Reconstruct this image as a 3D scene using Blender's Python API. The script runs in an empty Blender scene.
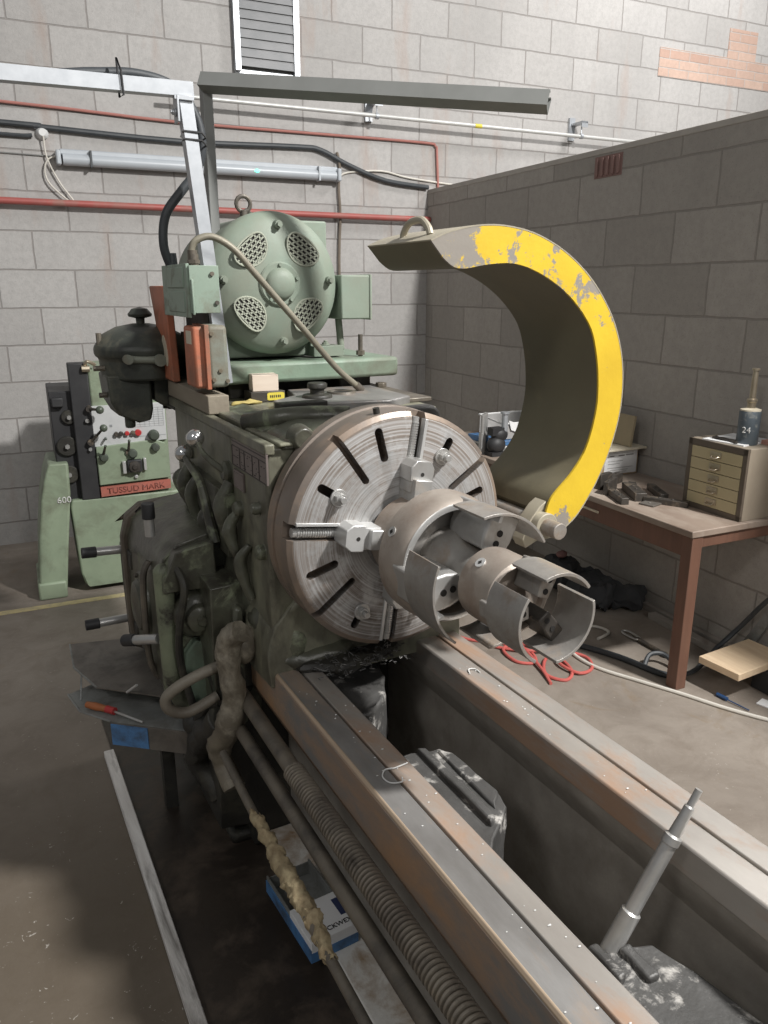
import bpy, bmesh, math, random
from mathutils import Vector, Matrix, noise as mn
random.seed(7)
S = bpy.context.scene
C = S.collection
PI = math.pi

# ---------------------------------------------------------------- camera, world, lights, exposure
cam_d = bpy.data.cameras.new('camera')
cam = bpy.data.objects.new('camera', cam_d); C.objects.link(cam)
cam.location = (0, 0, 1.70)
cam.rotation_euler = (math.radians(90 - 16.26), 0, -math.radians(28.2))
cam_d.sensor_fit = 'HORIZONTAL'; cam_d.sensor_width = 36; cam_d.lens = 36
cam_d.clip_start = 0.02
S.camera = cam
S.view_settings.view_transform = 'Standard'; S.view_settings.look = 'None'
S.view_settings.gamma = 1; S.view_settings.use_curve_mapping = False
S.view_settings.exposure = 0.06
w = bpy.data.worlds.new('world'); S.world = w; w.use_nodes = True
w.node_tree.nodes['Background'].inputs[0].default_value = (0.95, 0.975, 1.0, 1)
w.node_tree.nodes['Background'].inputs[1].default_value = 0.19

RA = math.radians(3.5)                       # the building stands 3.5 degrees clockwise of the lathe
RM = Matrix.Rotation(-RA, 4, 'Z')            # room frame -> world
ID = Matrix.Identity(4)

def area(loc, target, size, power, color=(1, 1, 1), M=ID):
    d = bpy.data.lights.new('lamp', 'AREA'); d.shape = 'DISK'; d.size = size; d.energy = power; d.color = color
    o = bpy.data.objects.new('lamp', d); C.objects.link(o)
    p = M @ Vector(loc); t = M @ Vector(target)
    o.location = p; o.rotation_euler = (t - p).to_track_quat('-Z', 'Y').to_euler()
    return o
area((3.35, -0.8, 5.2), (1.2, 3.0, 0.8), 0.40, 500, (1.0, 0.985, 0.96), RM)      # high bay lamp over the far side of the partition
area((1.2, -5.5, 4.6), (1.0, 3.0, 0.8), 0.9, 78, (1.0, 0.98, 0.95), RM)         # high bay lamp behind the camera
area((-2.6, -0.8, 4.6), (0.6, 1.5, 0.7), 0.7, 34, (1.0, 0.97, 0.94), RM)        # high bay lamp over the operator's side
area((5.4, 3.4, 5.4), (4.4, 5.65, 3.0), 0.9, 105, (1.0, 0.99, 0.98), RM)        # high bay lamp beyond the partition

# ---------------------------------------------------------------- materials
def ramp(nt, fac, a, b):
    n = nt.nodes.new('ShaderNodeMapRange'); n.inputs['From Min'].default_value = a; n.inputs['From Max'].default_value = b
    nt.links.new(fac, n.inputs['Value']); return n.outputs[0]
def mixc(nt, f, a, b):
    n = nt.nodes.new('ShaderNodeMix'); n.data_type = 'RGBA'
    if hasattr(f, 'links') or hasattr(f, 'is_linked'): nt.links.new(f, n.inputs[0])
    else: n.inputs[0].default_value = f
    for s, v in ((n.inputs[6], a), (n.inputs[7], b)):
        if hasattr(v, 'is_linked'): nt.links.new(v, s)
        else: s.default_value = (*v[:3], 1)
    return n.outputs[2]
def noise(nt, vec, scale, detail=6, rough=.6, dist=0):
    n = nt.nodes.new('ShaderNodeTexNoise'); n.inputs['Scale'].default_value = scale; n.inputs['Detail'].default_value = detail
    n.inputs['Roughness'].default_value = rough; n.inputs['Distortion'].default_value = dist
    nt.links.new(vec, n.inputs['Vector']); return n.outputs['Fac']
def math_(nt, op, a, b=None, c=None):
    n = nt.nodes.new('ShaderNodeMath'); n.operation = op
    for i, v in enumerate((a, b, c)):
        if v is None: continue
        if hasattr(v, 'is_linked'): nt.links.new(v, n.inputs[i])
        else: n.inputs[i].default_value = v
    return n.outputs[0]
def base(name):
    m = bpy.data.materials.new(name); m.use_nodes = True; nt = m.node_tree
    b = nt.nodes['Principled BSDF']; tc = nt.nodes.new('ShaderNodeTexCoord')
    return m, nt, b, tc.outputs['Object']
def scaled(nt, vec, s, loc=(0, 0, 0)):
    n = nt.nodes.new('ShaderNodeMapping'); n.inputs['Scale'].default_value = s; n.inputs['Location'].default_value = loc
    nt.links.new(vec, n.inputs['Vector']); return n.outputs[0]
def bump(nt, b, h, strength, dist=.002):
    n = nt.nodes.new('ShaderNodeBump'); n.inputs['Strength'].default_value = strength; n.inputs['Distance'].default_value = dist
    nt.links.new(h, n.inputs['Height']); nt.links.new(n.outputs[0], b.inputs['Normal'])
MATS = {}
def mat(name, col, col2=None, rough=.6, metal=0, scale=9, dirt=None, dt=.55, dscale=5, bs=.3, bscale=90, stretch=(1, 1, 1), sharp=.12, amt=1.0, emit=None):
    """base colour varied towards col2 by a noise, with patches of dirt of its own shape and a fine bump"""
    if name in MATS: return MATS[name]
    m, nt, b, v = base(name); v = scaled(nt, v, stretch)
    col2 = col2 or tuple(c * .72 for c in col)
    c = mixc(nt, ramp(nt, noise(nt, v, scale, 7), .3, .7), col, col2)
    b.inputs['Metallic'].default_value = metal
    if dirt:
        f = ramp(nt, noise(nt, v, dscale, 9, .68, .4), dt - sharp, dt + sharp)
        f = math_(nt, 'MULTIPLY', f, amt)
        c = mixc(nt, f, c, dirt)
        if metal: nt.links.new(math_(nt, 'MULTIPLY_ADD', f, -metal * .8, metal), b.inputs['Metallic'])
        nt.links.new(math_(nt, 'MULTIPLY_ADD', f, (0.8 - rough) * .7, rough), b.inputs['Roughness'])
    else: b.inputs['Roughness'].default_value = rough
    nt.links.new(c, b.inputs['Base Color'])
    if bs: bump(nt, b, noise(nt, v, bscale, 4), bs)
    if emit: b.inputs['Emission Color'].default_value = (*emit[:3], 1); b.inputs['Emission Strength'].default_value = emit[3]
    MATS[name] = m; return m

def wall_mat(name, col, col2, mortar, bw=.46, bh=.2368, ox=0, oz=0, warm=None, axis='XZ', ms=.006, stain=None):
    m, nt, b, v = base(name)
    sep = nt.nodes.new('ShaderNodeSeparateXYZ'); nt.links.new(v, sep.inputs[0])
    com = nt.nodes.new('ShaderNodeCombineXYZ')
    nt.links.new(math_(nt, 'ADD', sep.outputs[0 if axis[0] == 'X' else 1], ox), com.inputs[0]); nt.links.new(math_(nt, 'ADD', sep.outputs[2], oz), com.inputs[1])
    wob = noise(nt, v, 7, 3)
    com2 = nt.nodes.new('ShaderNodeVectorMath'); com2.operation = 'ADD'
    c3 = nt.nodes.new('ShaderNodeCombineXYZ'); nt.links.new(math_(nt, 'MULTIPLY_ADD', wob, .012, -.006), c3.inputs[1]); nt.links.new(math_(nt, 'MULTIPLY_ADD', wob, -.014, .007), c3.inputs[0])
    nt.links.new(com.outputs[0], com2.inputs[0]); nt.links.new(c3.outputs[0], com2.inputs[1])
    br = nt.nodes.new('ShaderNodeTexBrick'); nt.links.new(com2.outputs[0], br.inputs['Vector'])
    br.inputs['Color1'].default_value = (*col, 1); br.inputs['Color2'].default_value = (*col2, 1); br.inputs['Mortar'].default_value = (*mortar, 1)
    br.inputs['Scale'].default_value = 1; br.inputs['Brick Width'].default_value = bw; br.inputs['Row Height'].default_value = bh
    br.inputs['Mortar Size'].default_value = ms; br.inputs['Mortar Smooth'].default_value = .4; br.offset = .5
    c = br.outputs['Color']
    c = mixc(nt, math_(nt, 'MULTIPLY', ramp(nt, noise(nt, v, 26, 8, .75), .42, .68), .32), c, tuple(x * .5 for x in col))
    c = mixc(nt, math_(nt, 'MULTIPLY', ramp(nt, noise(nt, scaled(nt, v, (1, 1, .5)), 1.3, 6, .6), .42, .7), .45), c, stain or tuple(x * .62 for x in col))
    c = mixc(nt, math_(nt, 'MULTIPLY', ramp(nt, noise(nt, v, 140, 2, .5), .6, .72), .35), c, tuple(x * .4 for x in col))
    if warm: c = mixc(nt, math_(nt, 'MULTIPLY', ramp(nt, noise(nt, scaled(nt, v, (2.2, 2.2, .5)), 2.0, 6, .6), .58, .72), .5), c, warm)
    nt.links.new(c, b.inputs['Base Color']); b.inputs['Roughness'].default_value = .92
    h = math_(nt, 'MULTIPLY_ADD', br.outputs['Fac'], -1.0, math_(nt, 'MULTIPLY', noise(nt, v, 60, 5, .7), .5))
    bump(nt, b, h, .7, .006)
    return m

def floor_mat():
    m, nt, b, v = base('concrete_floor')
    sep = nt.nodes.new('ShaderNodeSeparateXYZ'); nt.links.new(v, sep.inputs[0])
    n1 = noise(nt, v, 1.6, 8, .65, .5)
    c = mixc(nt, ramp(nt, n1, .35, .65), (.31, .27, .23), (.21, .178, .148))
    c = mixc(nt, math_(nt, 'MULTIPLY', ramp(nt, noise(nt, v, 6, 9, .7, .6), .45, .75), .5), c, (.13, .10, .075))
    c = mixc(nt, math_(nt, 'MULTIPLY', ramp(nt, noise(nt, v, 3.1, 8, .7, 1.2), .60, .72), .45), c, (.20, .13, .06))
    # paler concrete towards the far side of the hall, darker and browner on the operator's side
    near = math_(nt, 'SUBTRACT', 1.0, ramp(nt, math_(nt, 'ADD', sep.outputs[1], math_(nt, 'MULTIPLY', n1, 1.2)), 2.6, 4.3))
    left = math_(nt, 'SUBTRACT', 1.0, ramp(nt, sep.outputs[0], .6, 1.4))
    c = mixc(nt, math_(nt, 'MULTIPLY', math_(nt, 'MULTIPLY', near, left), .75), c, (.085, .064, .040))
    c = mixc(nt, ramp(nt, noise(nt, v, 40, 3, .5, 2.0), .70, .74), c, (.38, .35, .31))
    nt.links.new(c, b.inputs['Base Color'])
    nt.links.new(math_(nt, 'MULTIPLY_ADD', n1, .5, .38), b.inputs['Roughness'])
    bump(nt, b, noise(nt, v, 30, 8, .7), .35, .006)
    return m

def plate_mat():
    """turned steel face: rings round the spindle axis (object origin), rust patches outwards"""
    m, nt, b, v = base('turned_steel')
    sep = nt.nodes.new('ShaderNodeSeparateXYZ'); nt.links.new(v, sep.inputs[0])
    r = math_(nt, 'SQRT', math_(nt, 'ADD', math_(nt, 'MULTIPLY', sep.outputs[0], sep.outputs[0]), math_(nt, 'MULTIPLY', sep.outputs[2], sep.outputs[2])))
    com = nt.nodes.new('ShaderNodeCombineXYZ'); nt.links.new(r, com.inputs[0])
    wv = nt.nodes.new('ShaderNodeVectorMath'); wv.operation = 'MULTIPLY_ADD'
    nt.links.new(v, wv.inputs[0]); wv.inputs[1].default_value = (.015, .015, .015); nt.links.new(com.outputs[0], wv.inputs[2])
    rings = noise(nt, wv.outputs[0], 190, 3, .6)
    c = mixc(nt, ramp(nt, rings, .35, .65), (.56, .56, .56), (.34, .335, .325))
    outer = ramp(nt, r, .12, .30)
    f = ramp(nt, math_(nt, 'ADD', noise(nt, v, 14, 8, .7), math_(nt, 'MULTIPLY', outer, .16)), .47, .62)
    f = math_(nt, 'MULTIPLY', f, ramp(nt, rings, .25, .60))
    c = mixc(nt, math_(nt, 'MULTIPLY', f, .78), c, (.15, .112, .085))
    nt.links.new(c, b.inputs['Base Color'])
    nt.links.new(math_(nt, 'MULTIPLY_ADD', f, -.35, .55), b.inputs['Metallic'])
    nt.links.new(math_(nt, 'MULTIPLY_ADD', f, .3, .42), b.inputs['Roughness'])
    bump(nt, b, rings, .45, .002)
    return m

def yellow_mat():
    """chipped yellow paint, mostly worn off near the lifting end (object origin is the guard's centre)"""
    m, nt, b, v = base('chipped_yellow_paint')
    sep = nt.nodes.new('ShaderNodeSeparateXYZ'); nt.links.new(v, sep.inputs[0])
    wear = math_(nt, 'MULTIPLY', math_(nt, 'SUBTRACT', 1.0, ramp(nt, sep.outputs[0], -.24, -.08)), .19)
    low = math_(nt, 'MULTIPLY', math_(nt, 'SUBTRACT', 1.0, ramp(nt, sep.outputs[2], -.36, -.24)), .20)
    inn = math_(nt, 'MULTIPLY', ramp(nt, math_(nt, 'ADD', sep.outputs[2], math_(nt, 'MULTIPLY', sep.outputs[0], .2)), .17, .25), .115)
    tot = math_(nt, 'ADD', math_(nt, 'ADD', noise(nt, v, 11, 10, .75, .3), wear), math_(nt, 'ADD', low, inn))
    c = mixc(nt, ramp(nt, noise(nt, v, 5, 5), .3, .7), (.72, .50, .03), (.60, .40, .025))
    c = mixc(nt, ramp(nt, tot, .655, .68), c, (.27, .245, .215))
    c = mixc(nt, ramp(nt, noise(nt, v, 45, 6, .7), .70, .73), c, (.10, .07, .05))
    nt.links.new(c, b.inputs['Base Color']); b.inputs['Roughness'].default_value = .55
    bump(nt, b, noise(nt, v, 60, 6), .3)
    return m

M_ = dict(
 wall=wall_mat('block_wall', (.47, .455, .44), (.40, .385, .37), (.285, .265, .25), oz=-.154 + .2368, ox=.1, warm=(.36, .27, .225)),
 part=wall_mat('partition_blocks', (.42, .39, .355), (.34, .315, .285), (.28, .255, .23), axis='YZ', oz=-2.22 + .2368 * 10, ox=.2, bw=.5, bh=.245),
 brick=wall_mat('pink_brick', (.58, .42, .34), (.45, .29, .23), (.50, .46, .43), bw=.225, bh=.07, ox=0, oz=0, ms=.005),
 floor=floor_mat(), plate=plate_mat(), yellow=yellow_mat(),
 green=mat('machine_green', (.235, .315, .235), (.19, .26, .195), .5, dirt=(.13, .115, .085), dt=.56, dscale=6, sharp=.15, amt=.75),
 green_motor=mat('motor_green', (.245, .315, .255), (.205, .270, .215), .5, dirt=(.22, .20, .155), dt=.5, dscale=3.5, sharp=.2, amt=.7, bs=.15),
 green_box=mat('box_green', (.285, .36, .29), (.24, .31, .25), .5, dirt=(.16, .14, .10), dt=.62, dscale=9, sharp=.1, bs=.15),
 green_clean=mat('pale_green_paint', (.275, .335, .235), (.23, .285, .20), .45, dirt=(.12, .12, .08), dt=.64, dscale=5, sharp=.15, bs=.08),
 oily=mat('oily_casting', (.12, .125, .09), (.035, .03, .024), .34, dirt=(.22, .245, .16), dt=.61, dscale=8, sharp=.05, bs=.8, bscale=45),
 oily2=mat('grimy_headstock', (.19, .19, .14), (.06, .052, .04), .42, dirt=(.26, .255, .18), dt=.56, dscale=5.5, sharp=.10, bs=.6, bscale=40, stretch=(1, 1, .6)),
 dark=mat('black_grime', (.035, .033, .028), (.018, .017, .015), .5, dirt=(.075, .07, .05), dt=.6, dscale=9, bs=.7, bscale=60),
 starter=mat('starter_paint', (.06, .068, .055), (.032, .034, .03), .45, dirt=(.15, .14, .10), dt=.60, dscale=7, bs=.5, bscale=70),
 black=mat('black_rubber', (.02, .02, .022), (.035, .035, .036), .55, bs=.1),
 hose=mat('hose_black', (.035, .04, .045), (.055, .06, .065), .5, bs=.1),
 way=mat('bed_way_steel', (.44, .41, .375), (.30, .275, .25), .38, .35, scale=7, dirt=(.36, .20, .11), dt=.52, dscale=5, sharp=.07, amt=.7, bs=.12, stretch=(1, .35, 1)),
 waydark=mat('bed_way_worn', (.34, .33, .32), (.20, .19, .18), .4, .4, scale=11, dirt=(.34, .24, .16), dt=.58, dscale=6, sharp=.07, amt=.7, bs=.15, stretch=(1, .35, 1)),
 rust=mat('rusted_edge', (.50, .30, .16), (.36, .21, .12), .5, .2, scale=4, dirt=(.19, .18, .17), dt=.50, dscale=5, bs=.3, stretch=(1, .4, 1)),
 waytan=mat('tan_way_edge', (.55, .43, .31), (.44, .33, .24), .4, .3, scale=6, stretch=(1, .3, 1), bs=.1),
 rust2=mat('brown_lower_edge', (.27, .17, .105), (.17, .11, .075), .55, .2, scale=8, bs=.3, stretch=(1, .4, 1)),
 castbed=mat('bed_casting', (.34, .315, .28), (.22, .20, .175), .7, dirt=(.20, .18, .155), dt=.62, dscale=6, bs=.8, bscale=35),
 castlit=mat('rib_casting', (.105, .103, .10), (.06, .058, .055), .5, .2, dirt=(.48, .46, .43), dt=.62, dscale=13, sharp=.05, bs=1, bscale=50),
 steel=mat('machined_steel', (.56, .56, .55), (.44, .43, .41), .35, .6, scale=14, dirt=(.30, .24, .18), dt=.66, dscale=10, bs=.15),
 steelw=mat('bright_steel', (.66, .66, .65), (.55, .55, .54), .35, .45, bs=.1),
 jawsteel=mat('turned_ring', (.40, .385, .36), (.29, .27, .25), .42, .45, scale=20, dirt=(.24, .18, .13), dt=.6, dscale=12, bs=.3, bscale=120),
 tan=mat('rusty_ring', (.44, .39, .34), (.30, .245, .205), .45, .4, scale=10, dirt=(.22, .16, .12), dt=.62, dscale=9, bs=.2),
 rim=mat('plate_rim', (.25, .21, .18), (.165, .135, .115), .42, .4, scale=5, dirt=(.33, .24, .17), dt=.58, dscale=5, bs=.2),
 rim2=mat('plate_flange', (.42, .31, .225), (.33, .235, .17), .5, .3, scale=6, bs=.2),
 hole=mat('dark_recess', (.02, .018, .016), None, .8, bs=0),
 chrome=mat('chrome', (.75, .75, .74), (.62, .62, .62), .18, .95, bs=.05),
 galv=mat('galvanised', (.50, .52, .545), (.42, .44, .465), .4, .5, scale=30, bs=.05),
 galvd=mat('painted_channel', (.23, .235, .225), (.20, .205, .195), .5, .1, bs=.05),
 guard=mat('guard_inside', (.16, .145, .095), (.125, .11, .075), .55, .1, scale=3, dirt=(.22, .19, .12), dt=.6, dscale=2, bs=.15),
 guardout=mat('guard_back', (.42, .38, .29), (.32, .29, .23), .5, .1, scale=8, bs=.2),
 orange=mat('faded_orange', (.52, .175, .095), (.40, .135, .075), .55, dirt=(.22, .13, .09), dt=.6, dscale=9, bs=.1),
 greybox=mat('grey_green_box', (.25, .27, .22), (.20, .21, .175), .5, dirt=(.16, .13, .09), dt=.6, dscale=9),
 label=mat('cream_label', (.66, .60, .47), (.52, .46, .35), .6, bs=.05),
 timber=mat('weathered_timber', (.30, .26, .20), (.20, .17, .13), .75, scale=12, stretch=(1, .15, 1), bs=.5),
 wood=mat('fresh_pine', (.80, .63, .44), (.70, .52, .34), .6, scale=9, stretch=(6, .7, 6), bs=.15, dirt=(.50, .33, .18), dt=.72, dscale=2),
 block=mat('pale_wood_block', (.74, .64, .54), (.64, .53, .43), .6, scale=9, stretch=(1, 1, 5), bs=.1),
 bench=mat('worn_bench_top', (.30, .235, .19), (.22, .165, .13), .55, scale=5, dirt=(.42, .36, .30), dt=.58, dscale=4, bs=.15, stretch=(1, .3, 1)),
 benchleg=mat('stained_wood_leg', (.18, .09, .06), (.125, .065, .045), .5, scale=8, stretch=(3, 3, .4), bs=.2),
 cream=mat('cream_drawer', (.47, .40, .245), (.41, .35, .21), .5, scale=5, dirt=(.28, .21, .12), dt=.70, dscale=14, sharp=.03, bs=.05),
 cabframe=mat('brown_cabinet_frame', (.125, .10, .075), (.10, .08, .062), .5, bs=.05),
 cabside=mat('tan_cabinet_side', (.32, .27, .21), (.28, .235, .18), .5, bs=.05),
 brass=mat('tarnished_metal', (.50, .44, .34), (.36, .30, .22), .35, .8, bs=.05),
 white=mat('white_plastic', (.72, .72, .71), (.66, .66, .65), .45, bs=.03),
 paper=mat('paper', (.80, .80, .80), (.74, .74, .74), .7, bs=.03),
 panel=mat('pale_metal_panel', (.60, .61, .61), (.52, .53, .53), .45, .1, bs=.03),
 redpipe=mat('red_pipe', (.40, .10, .085), (.33, .085, .075), .5, dirt=(.30, .17, .14), dt=.6, bs=.1),
 redcable=mat('red_cable', (.60, .14, .12), (.52, .11, .095), .5, bs=.03),
 redwall=mat('faded_red_cable', (.42, .17, .14), (.36, .15, .13), .6, bs=.03),
 whitecable=mat('white_cable', (.66, .63, .57), (.58, .55, .49), .5, bs=.03),
 greycable=mat('grey_cable', (.22, .22, .21), (.17, .17, .165), .6, bs=.03),
 brk=mat('grey_conduit', (.62, .62, .60), (.52, .52, .50), .4, .2, bs=.03),
 tanhose=mat('tan_conduit', (.285, .265, .205), (.22, .20, .155), .5, .2, bs=.3, bscale=200),
 blue=mat('blue_paint', (.085, .225, .46), (.07, .18, .38), .45, dirt=(.05, .06, .07), dt=.58, dscale=9, bs=.1),
 bluedk=mat('blue_tool', (.03, .08, .20), None, .4, bs=.05),
 sheet=mat('dirty_sheet_metal', (.19, .175, .155), (.125, .11, .095), .5, .3, dirt=(.05, .045, .04), dt=.6, dscale=6, bs=.2),
 sheetlt=mat('grey_sheet_metal', (.30, .31, .30), (.22, .225, .215), .5, .3, dirt=(.10, .09, .075), dt=.58, dscale=6, bs=.2),
 scr=mat('leadscrew_steel', (.36, .32, .26), (.22, .19, .16), .35, .5, dirt=(.06, .05, .04), dt=.55, dscale=12, bs=.3),
 shaft=mat('grimy_shaft', (.19, .165, .13), (.11, .095, .078), .45, .3, dirt=(.05, .045, .04), dt=.58, dscale=9, bs=.3),
 swarf=mat('caked_swarf', (.40, .33, .20), (.22, .16, .09), .8, scale=40, bs=1, bscale=150),
 plinth=mat('painted_concrete', (.80, .79, .75), (.60, .57, .52), .8, scale=14, dirt=(.30, .18, .08), dt=.62, dscale=8, bs=.8),
 batten=mat('whitewashed_batten', (.88, .86, .83), (.66, .63, .60), .75, scale=7, stretch=(5, .5, 5), bs=.6, dirt=(.13, .115, .10), dt=.60, dscale=4),
 pad=mat('oil_soaked_floor', (.042, .032, .024), (.022, .017, .014), .45, scale=4, dirt=(.10, .075, .055), dt=.60, dscale=6, bs=.5, bscale=30),
 yline=mat('yellow_floor_paint', (.62, .52, .27), (.50, .42, .24), .8, scale=14, dirt=(.30, .26, .22), dt=.62, dscale=22, bs=.1),
 card=mat('brown_cardboard', (.42, .31, .19), (.36, .265, .165), .8, bs=.05),
 ply=mat('plywood_sheet', (.33, .27, .17), (.28, .23, .15), .7, stretch=(1, 1, .3), bs=.05),
 gunmetal=mat('dark_tool_steel', (.085, .075, .065), (.055, .05, .045), .45, .4, dirt=(.22, .17, .12), dt=.62, dscale=20, bs=.2),
 cloth=mat('dark_cloth', (.045, .047, .05), (.03, .031, .033), .95, bs=.6, bscale=40),
 ragy=mat('yellow_rag', (.55, .45, .16), (.40, .32, .12), .8, bs=.5, bscale=60),
 ywall=mat('yellow_tape', (.75, .62, .08), None, .6, bs=0),
 redpl=mat('red_name_plate', (.46, .15, .11), (.38, .12, .09), .5, bs=.05, dirt=(.30, .12, .09), dt=.6, dscale=30),
 lettering=mat('dark_lettering', (.25, .075, .055), None, .6, bs=0),
 ink=mat('black_ink', (.03, .03, .03), None, .6, bs=0),
 chalk=mat('white_lettering', (.72, .72, .70), None, .7, bs=0),
 navy=mat('navy_print', (.035, .05, .13), None, .6, bs=0),
 redknob=mat('red_plastic', (.55, .05, .05), None, .35, bs=0),
 tube=mat('light_diffuser', (.46, .49, .52), (.42, .45, .48), .35, bs=0),
 greenlamp=mat('green_indicator', (.1, .6, .3), None, .4, bs=0, emit=(.15, 1.0, .55, 3.0)),
 plateeng=mat('etched_plate', (.23, .19, .175), (.17, .14, .13), .5, .3, bs=.1),
 airbrick=mat('red_clay', (.28, .17, .15), (.22, .135, .12), .8, bs=.3),
 bottle=mat('dark_blue_grey_can', (.10, .125, .145), (.075, .09, .105), .4, .2, dirt=(.30, .30, .27), dt=.64, dscale=22, bs=.1),
)

# ---------------------------------------------------------------- mesh helper
def resample(P, n):
    L_ = [0]
    for i in range(1, len(P)): L_.append(L_[-1] + math.dist(P[i], P[i - 1]))
    out = []; j = 0
    for k in range(n):
        t = L_[-1] * k / (n - 1)
        while j < len(P) - 2 and L_[j + 1] < t: j += 1
        f = (t - L_[j]) / max(L_[j + 1] - L_[j], 1e-9); out.append(tuple(P[j][i] + (P[j + 1][i] - P[j][i]) * f for i in range(2)))
    return out
class MB:
    def __init__(s): s.bm = bmesh.new()
    def box(s, a, b, rot=None, piv=None):
        a = Vector(a); b = Vector(b); c = (a + b) / 2; d = b - a
        m = Matrix.Translation(c) @ Matrix.Diagonal((*d, 1))
        if rot is not None:
            p = Vector(piv) if piv is not None else c
            m = Matrix.Translation(p) @ rot @ Matrix.Translation(-p) @ m
        bmesh.ops.create_cube(s.bm, size=1, matrix=m); return s
    def cyl(s, p0, p1, r0, r1=None, seg=24, cap=True):
        p0 = Vector(p0); p1 = Vector(p1); r1 = r0 if r1 is None else r1; d = p1 - p0
        q = Vector((0, 0, 1)).rotation_difference(d).to_matrix().to_4x4()
        bmesh.ops.create_cone(s.bm, cap_ends=cap, segments=seg, radius1=r0, radius2=r1, depth=d.length, matrix=Matrix.Translation((p0 + p1) / 2) @ q); return s
    def sph(s, c, r, sc=(1, 1, 1), seg=20):
        bmesh.ops.create_uvsphere(s.bm, u_segments=seg, v_segments=seg // 2 + 2, radius=r, matrix=Matrix.Translation(c) @ Matrix.Diagonal((*sc, 1))); return s
    def tube(s, pts, r, seg=10, smooth=6, closed=False, rr=None):
        P = [Vector(p) for p in pts]
        if smooth and len(P) > 2:
            Q = []; n = len(P)
            rng = n if closed else n - 1
            for i in range(rng):
                p0 = P[(i - 1) % n] if (closed or i) else P[0]; p1 = P[i]; p2 = P[(i + 1) % n]
                p3 = P[(i + 2) % n] if (closed or i + 2 < n) else P[-1]
                for k in range(smooth):
                    t = k / smooth
                    Q.append(.5 * ((2 * p1) + (p2 - p0) * t + (2 * p0 - 5 * p1 + 4 * p2 - p3) * t * t + (3 * p1 - p0 - 3 * p2 + p3) * t ** 3))
            if not closed: Q.append(P[-1])
            P = Q
        n = len(P); rings = []; up = None
        for i, p in enumerate(P):
            d = (P[(i + 1) % n] - P[i - 1]) if (closed or 0 < i < n - 1) else (P[1] - P[0] if i == 0 else P[-1] - P[-2])
            d.normalize()
            if up is None:
                up = Vector((0, 0, 1)) if abs(d.z) < .9 else Vector((1, 0, 0))
            u = (up - d * up.dot(d)).normalized(); v = d.cross(u); up = u
            R = r if rr is None else rr(i / (n - 1))
            rings.append([s.bm.verts.new(p + (u * math.cos(a) + v * math.sin(a)) * R) for a in (2 * PI * k / seg for k in range(seg))])
        m = n if closed else n - 1
        for i in range(m):
            A = rings[i]; B = rings[(i + 1) % n]
            for k in range(seg): s.bm.faces.new((A[k], A[(k + 1) % seg], B[(k + 1) % seg], B[k]))
        if not closed:
            s.bm.faces.new(rings[0][::-1]); s.bm.faces.new(rings[-1])
        return s
    def prism(s, prof, axis, a, b, loops=1):
        """closed polygon prof extruded along axis ('X','Y','Z') from a to b; prof in the other two axes in order"""
        def pt(p, t): return {'X': (t, p[0], p[1]), 'Y': (p[0], t, p[1]), 'Z': (p[0], p[1], t)}[axis]
        A = [s.bm.verts.new(pt(p, a)) for p in prof]; B = [s.bm.verts.new(pt(p, b)) for p in prof]; n = len(prof)
        f1 = s.bm.faces.new(A); f2 = s.bm.faces.new(B[::-1]); f1.normal_update(); f2.normal_update()
        for k in range(n): s.bm.faces.new((A[k], B[k], B[(k + 1) % n], A[(k + 1) % n]))
        bmesh.ops.triangulate(s.bm, faces=[f1, f2]); return s
    def band(s, PO, PI_, y0, y1):
        """curved solid between an outer and an inner line of equal length in XZ, from y0 to y1"""
        rows = [[s.bm.verts.new((x, y, z)) for x, z in P] for P, y in ((PO, y0), (PI_, y0), (PI_, y1), (PO, y1))]
        n = len(PO)
        for a in range(4):
            A = rows[a]; B = rows[(a + 1) % 4]
            for k in range(n - 1): s.bm.faces.new((A[k], A[k + 1], B[k + 1], B[k]))
        s.bm.faces.new([r[0] for r in rows]); s.bm.faces.new([r[-1] for r in rows][::-1])
        return s
    def lathe(s, prof, c, axis='Y', seg=64, a0=0, a1=2 * PI, closed_prof=False):
        """prof: (radius, position along axis)"""
        c = Vector(c); full = abs(a1 - a0 - 2 * PI) < 1e-4
        n = seg if full else seg + 1; rings = []
        for i in range(n):
            t = a0 + (a1 - a0) * i / seg; ct, st = math.cos(t), math.sin(t); row = []
            for r, y in prof:
                if axis == 'Y': q = Vector((r * ct, y, r * st))
                elif axis == 'Z': q = Vector((r * ct, r * st, y))
                else: q = Vector((y, r * ct, r * st))
                row.append(s.bm.verts.new(c + q))
            rings.append(row)
        m = len(prof); mm = m if closed_prof else m - 1
        for i in range(seg):
            A = rings[i]; B = rings[(i + 1) % n]
            for k in range(mm):
                try: s.bm.faces.new((A[k], A[(k + 1) % m], B[(k + 1) % m], B[k]))
                except ValueError: pass
        if not full and closed_prof:
            s.bm.faces.new(rings[0]); s.bm.faces.new(rings[-1][::-1])
        return s
    def bolt(s, c, ax, r=.012, h=.01, washer=True):
        c = Vector(c); ax = Vector(ax).normalized()
        if washer: s.cyl(c, c + ax * .003, r * 1.45, seg=18)
        s.cyl(c, c + ax * h, r, seg=6); s.cyl(c + ax * h, c + ax * (h + r * .5), r * .55, seg=12)
        return s
    def rough(s, amp, freq, sub=0, seed=0):
        if sub:
            bmesh.ops.subdivide_edges(s.bm, edges=s.bm.edges[:], cuts=sub, use_grid_fill=True)
        s.bm.normal_update()
        for v in s.bm.verts:
            n = mn.noise_vector(v.co * freq + Vector((seed, seed * 2, 0)))
            v.co += n * amp
        return s

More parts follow.
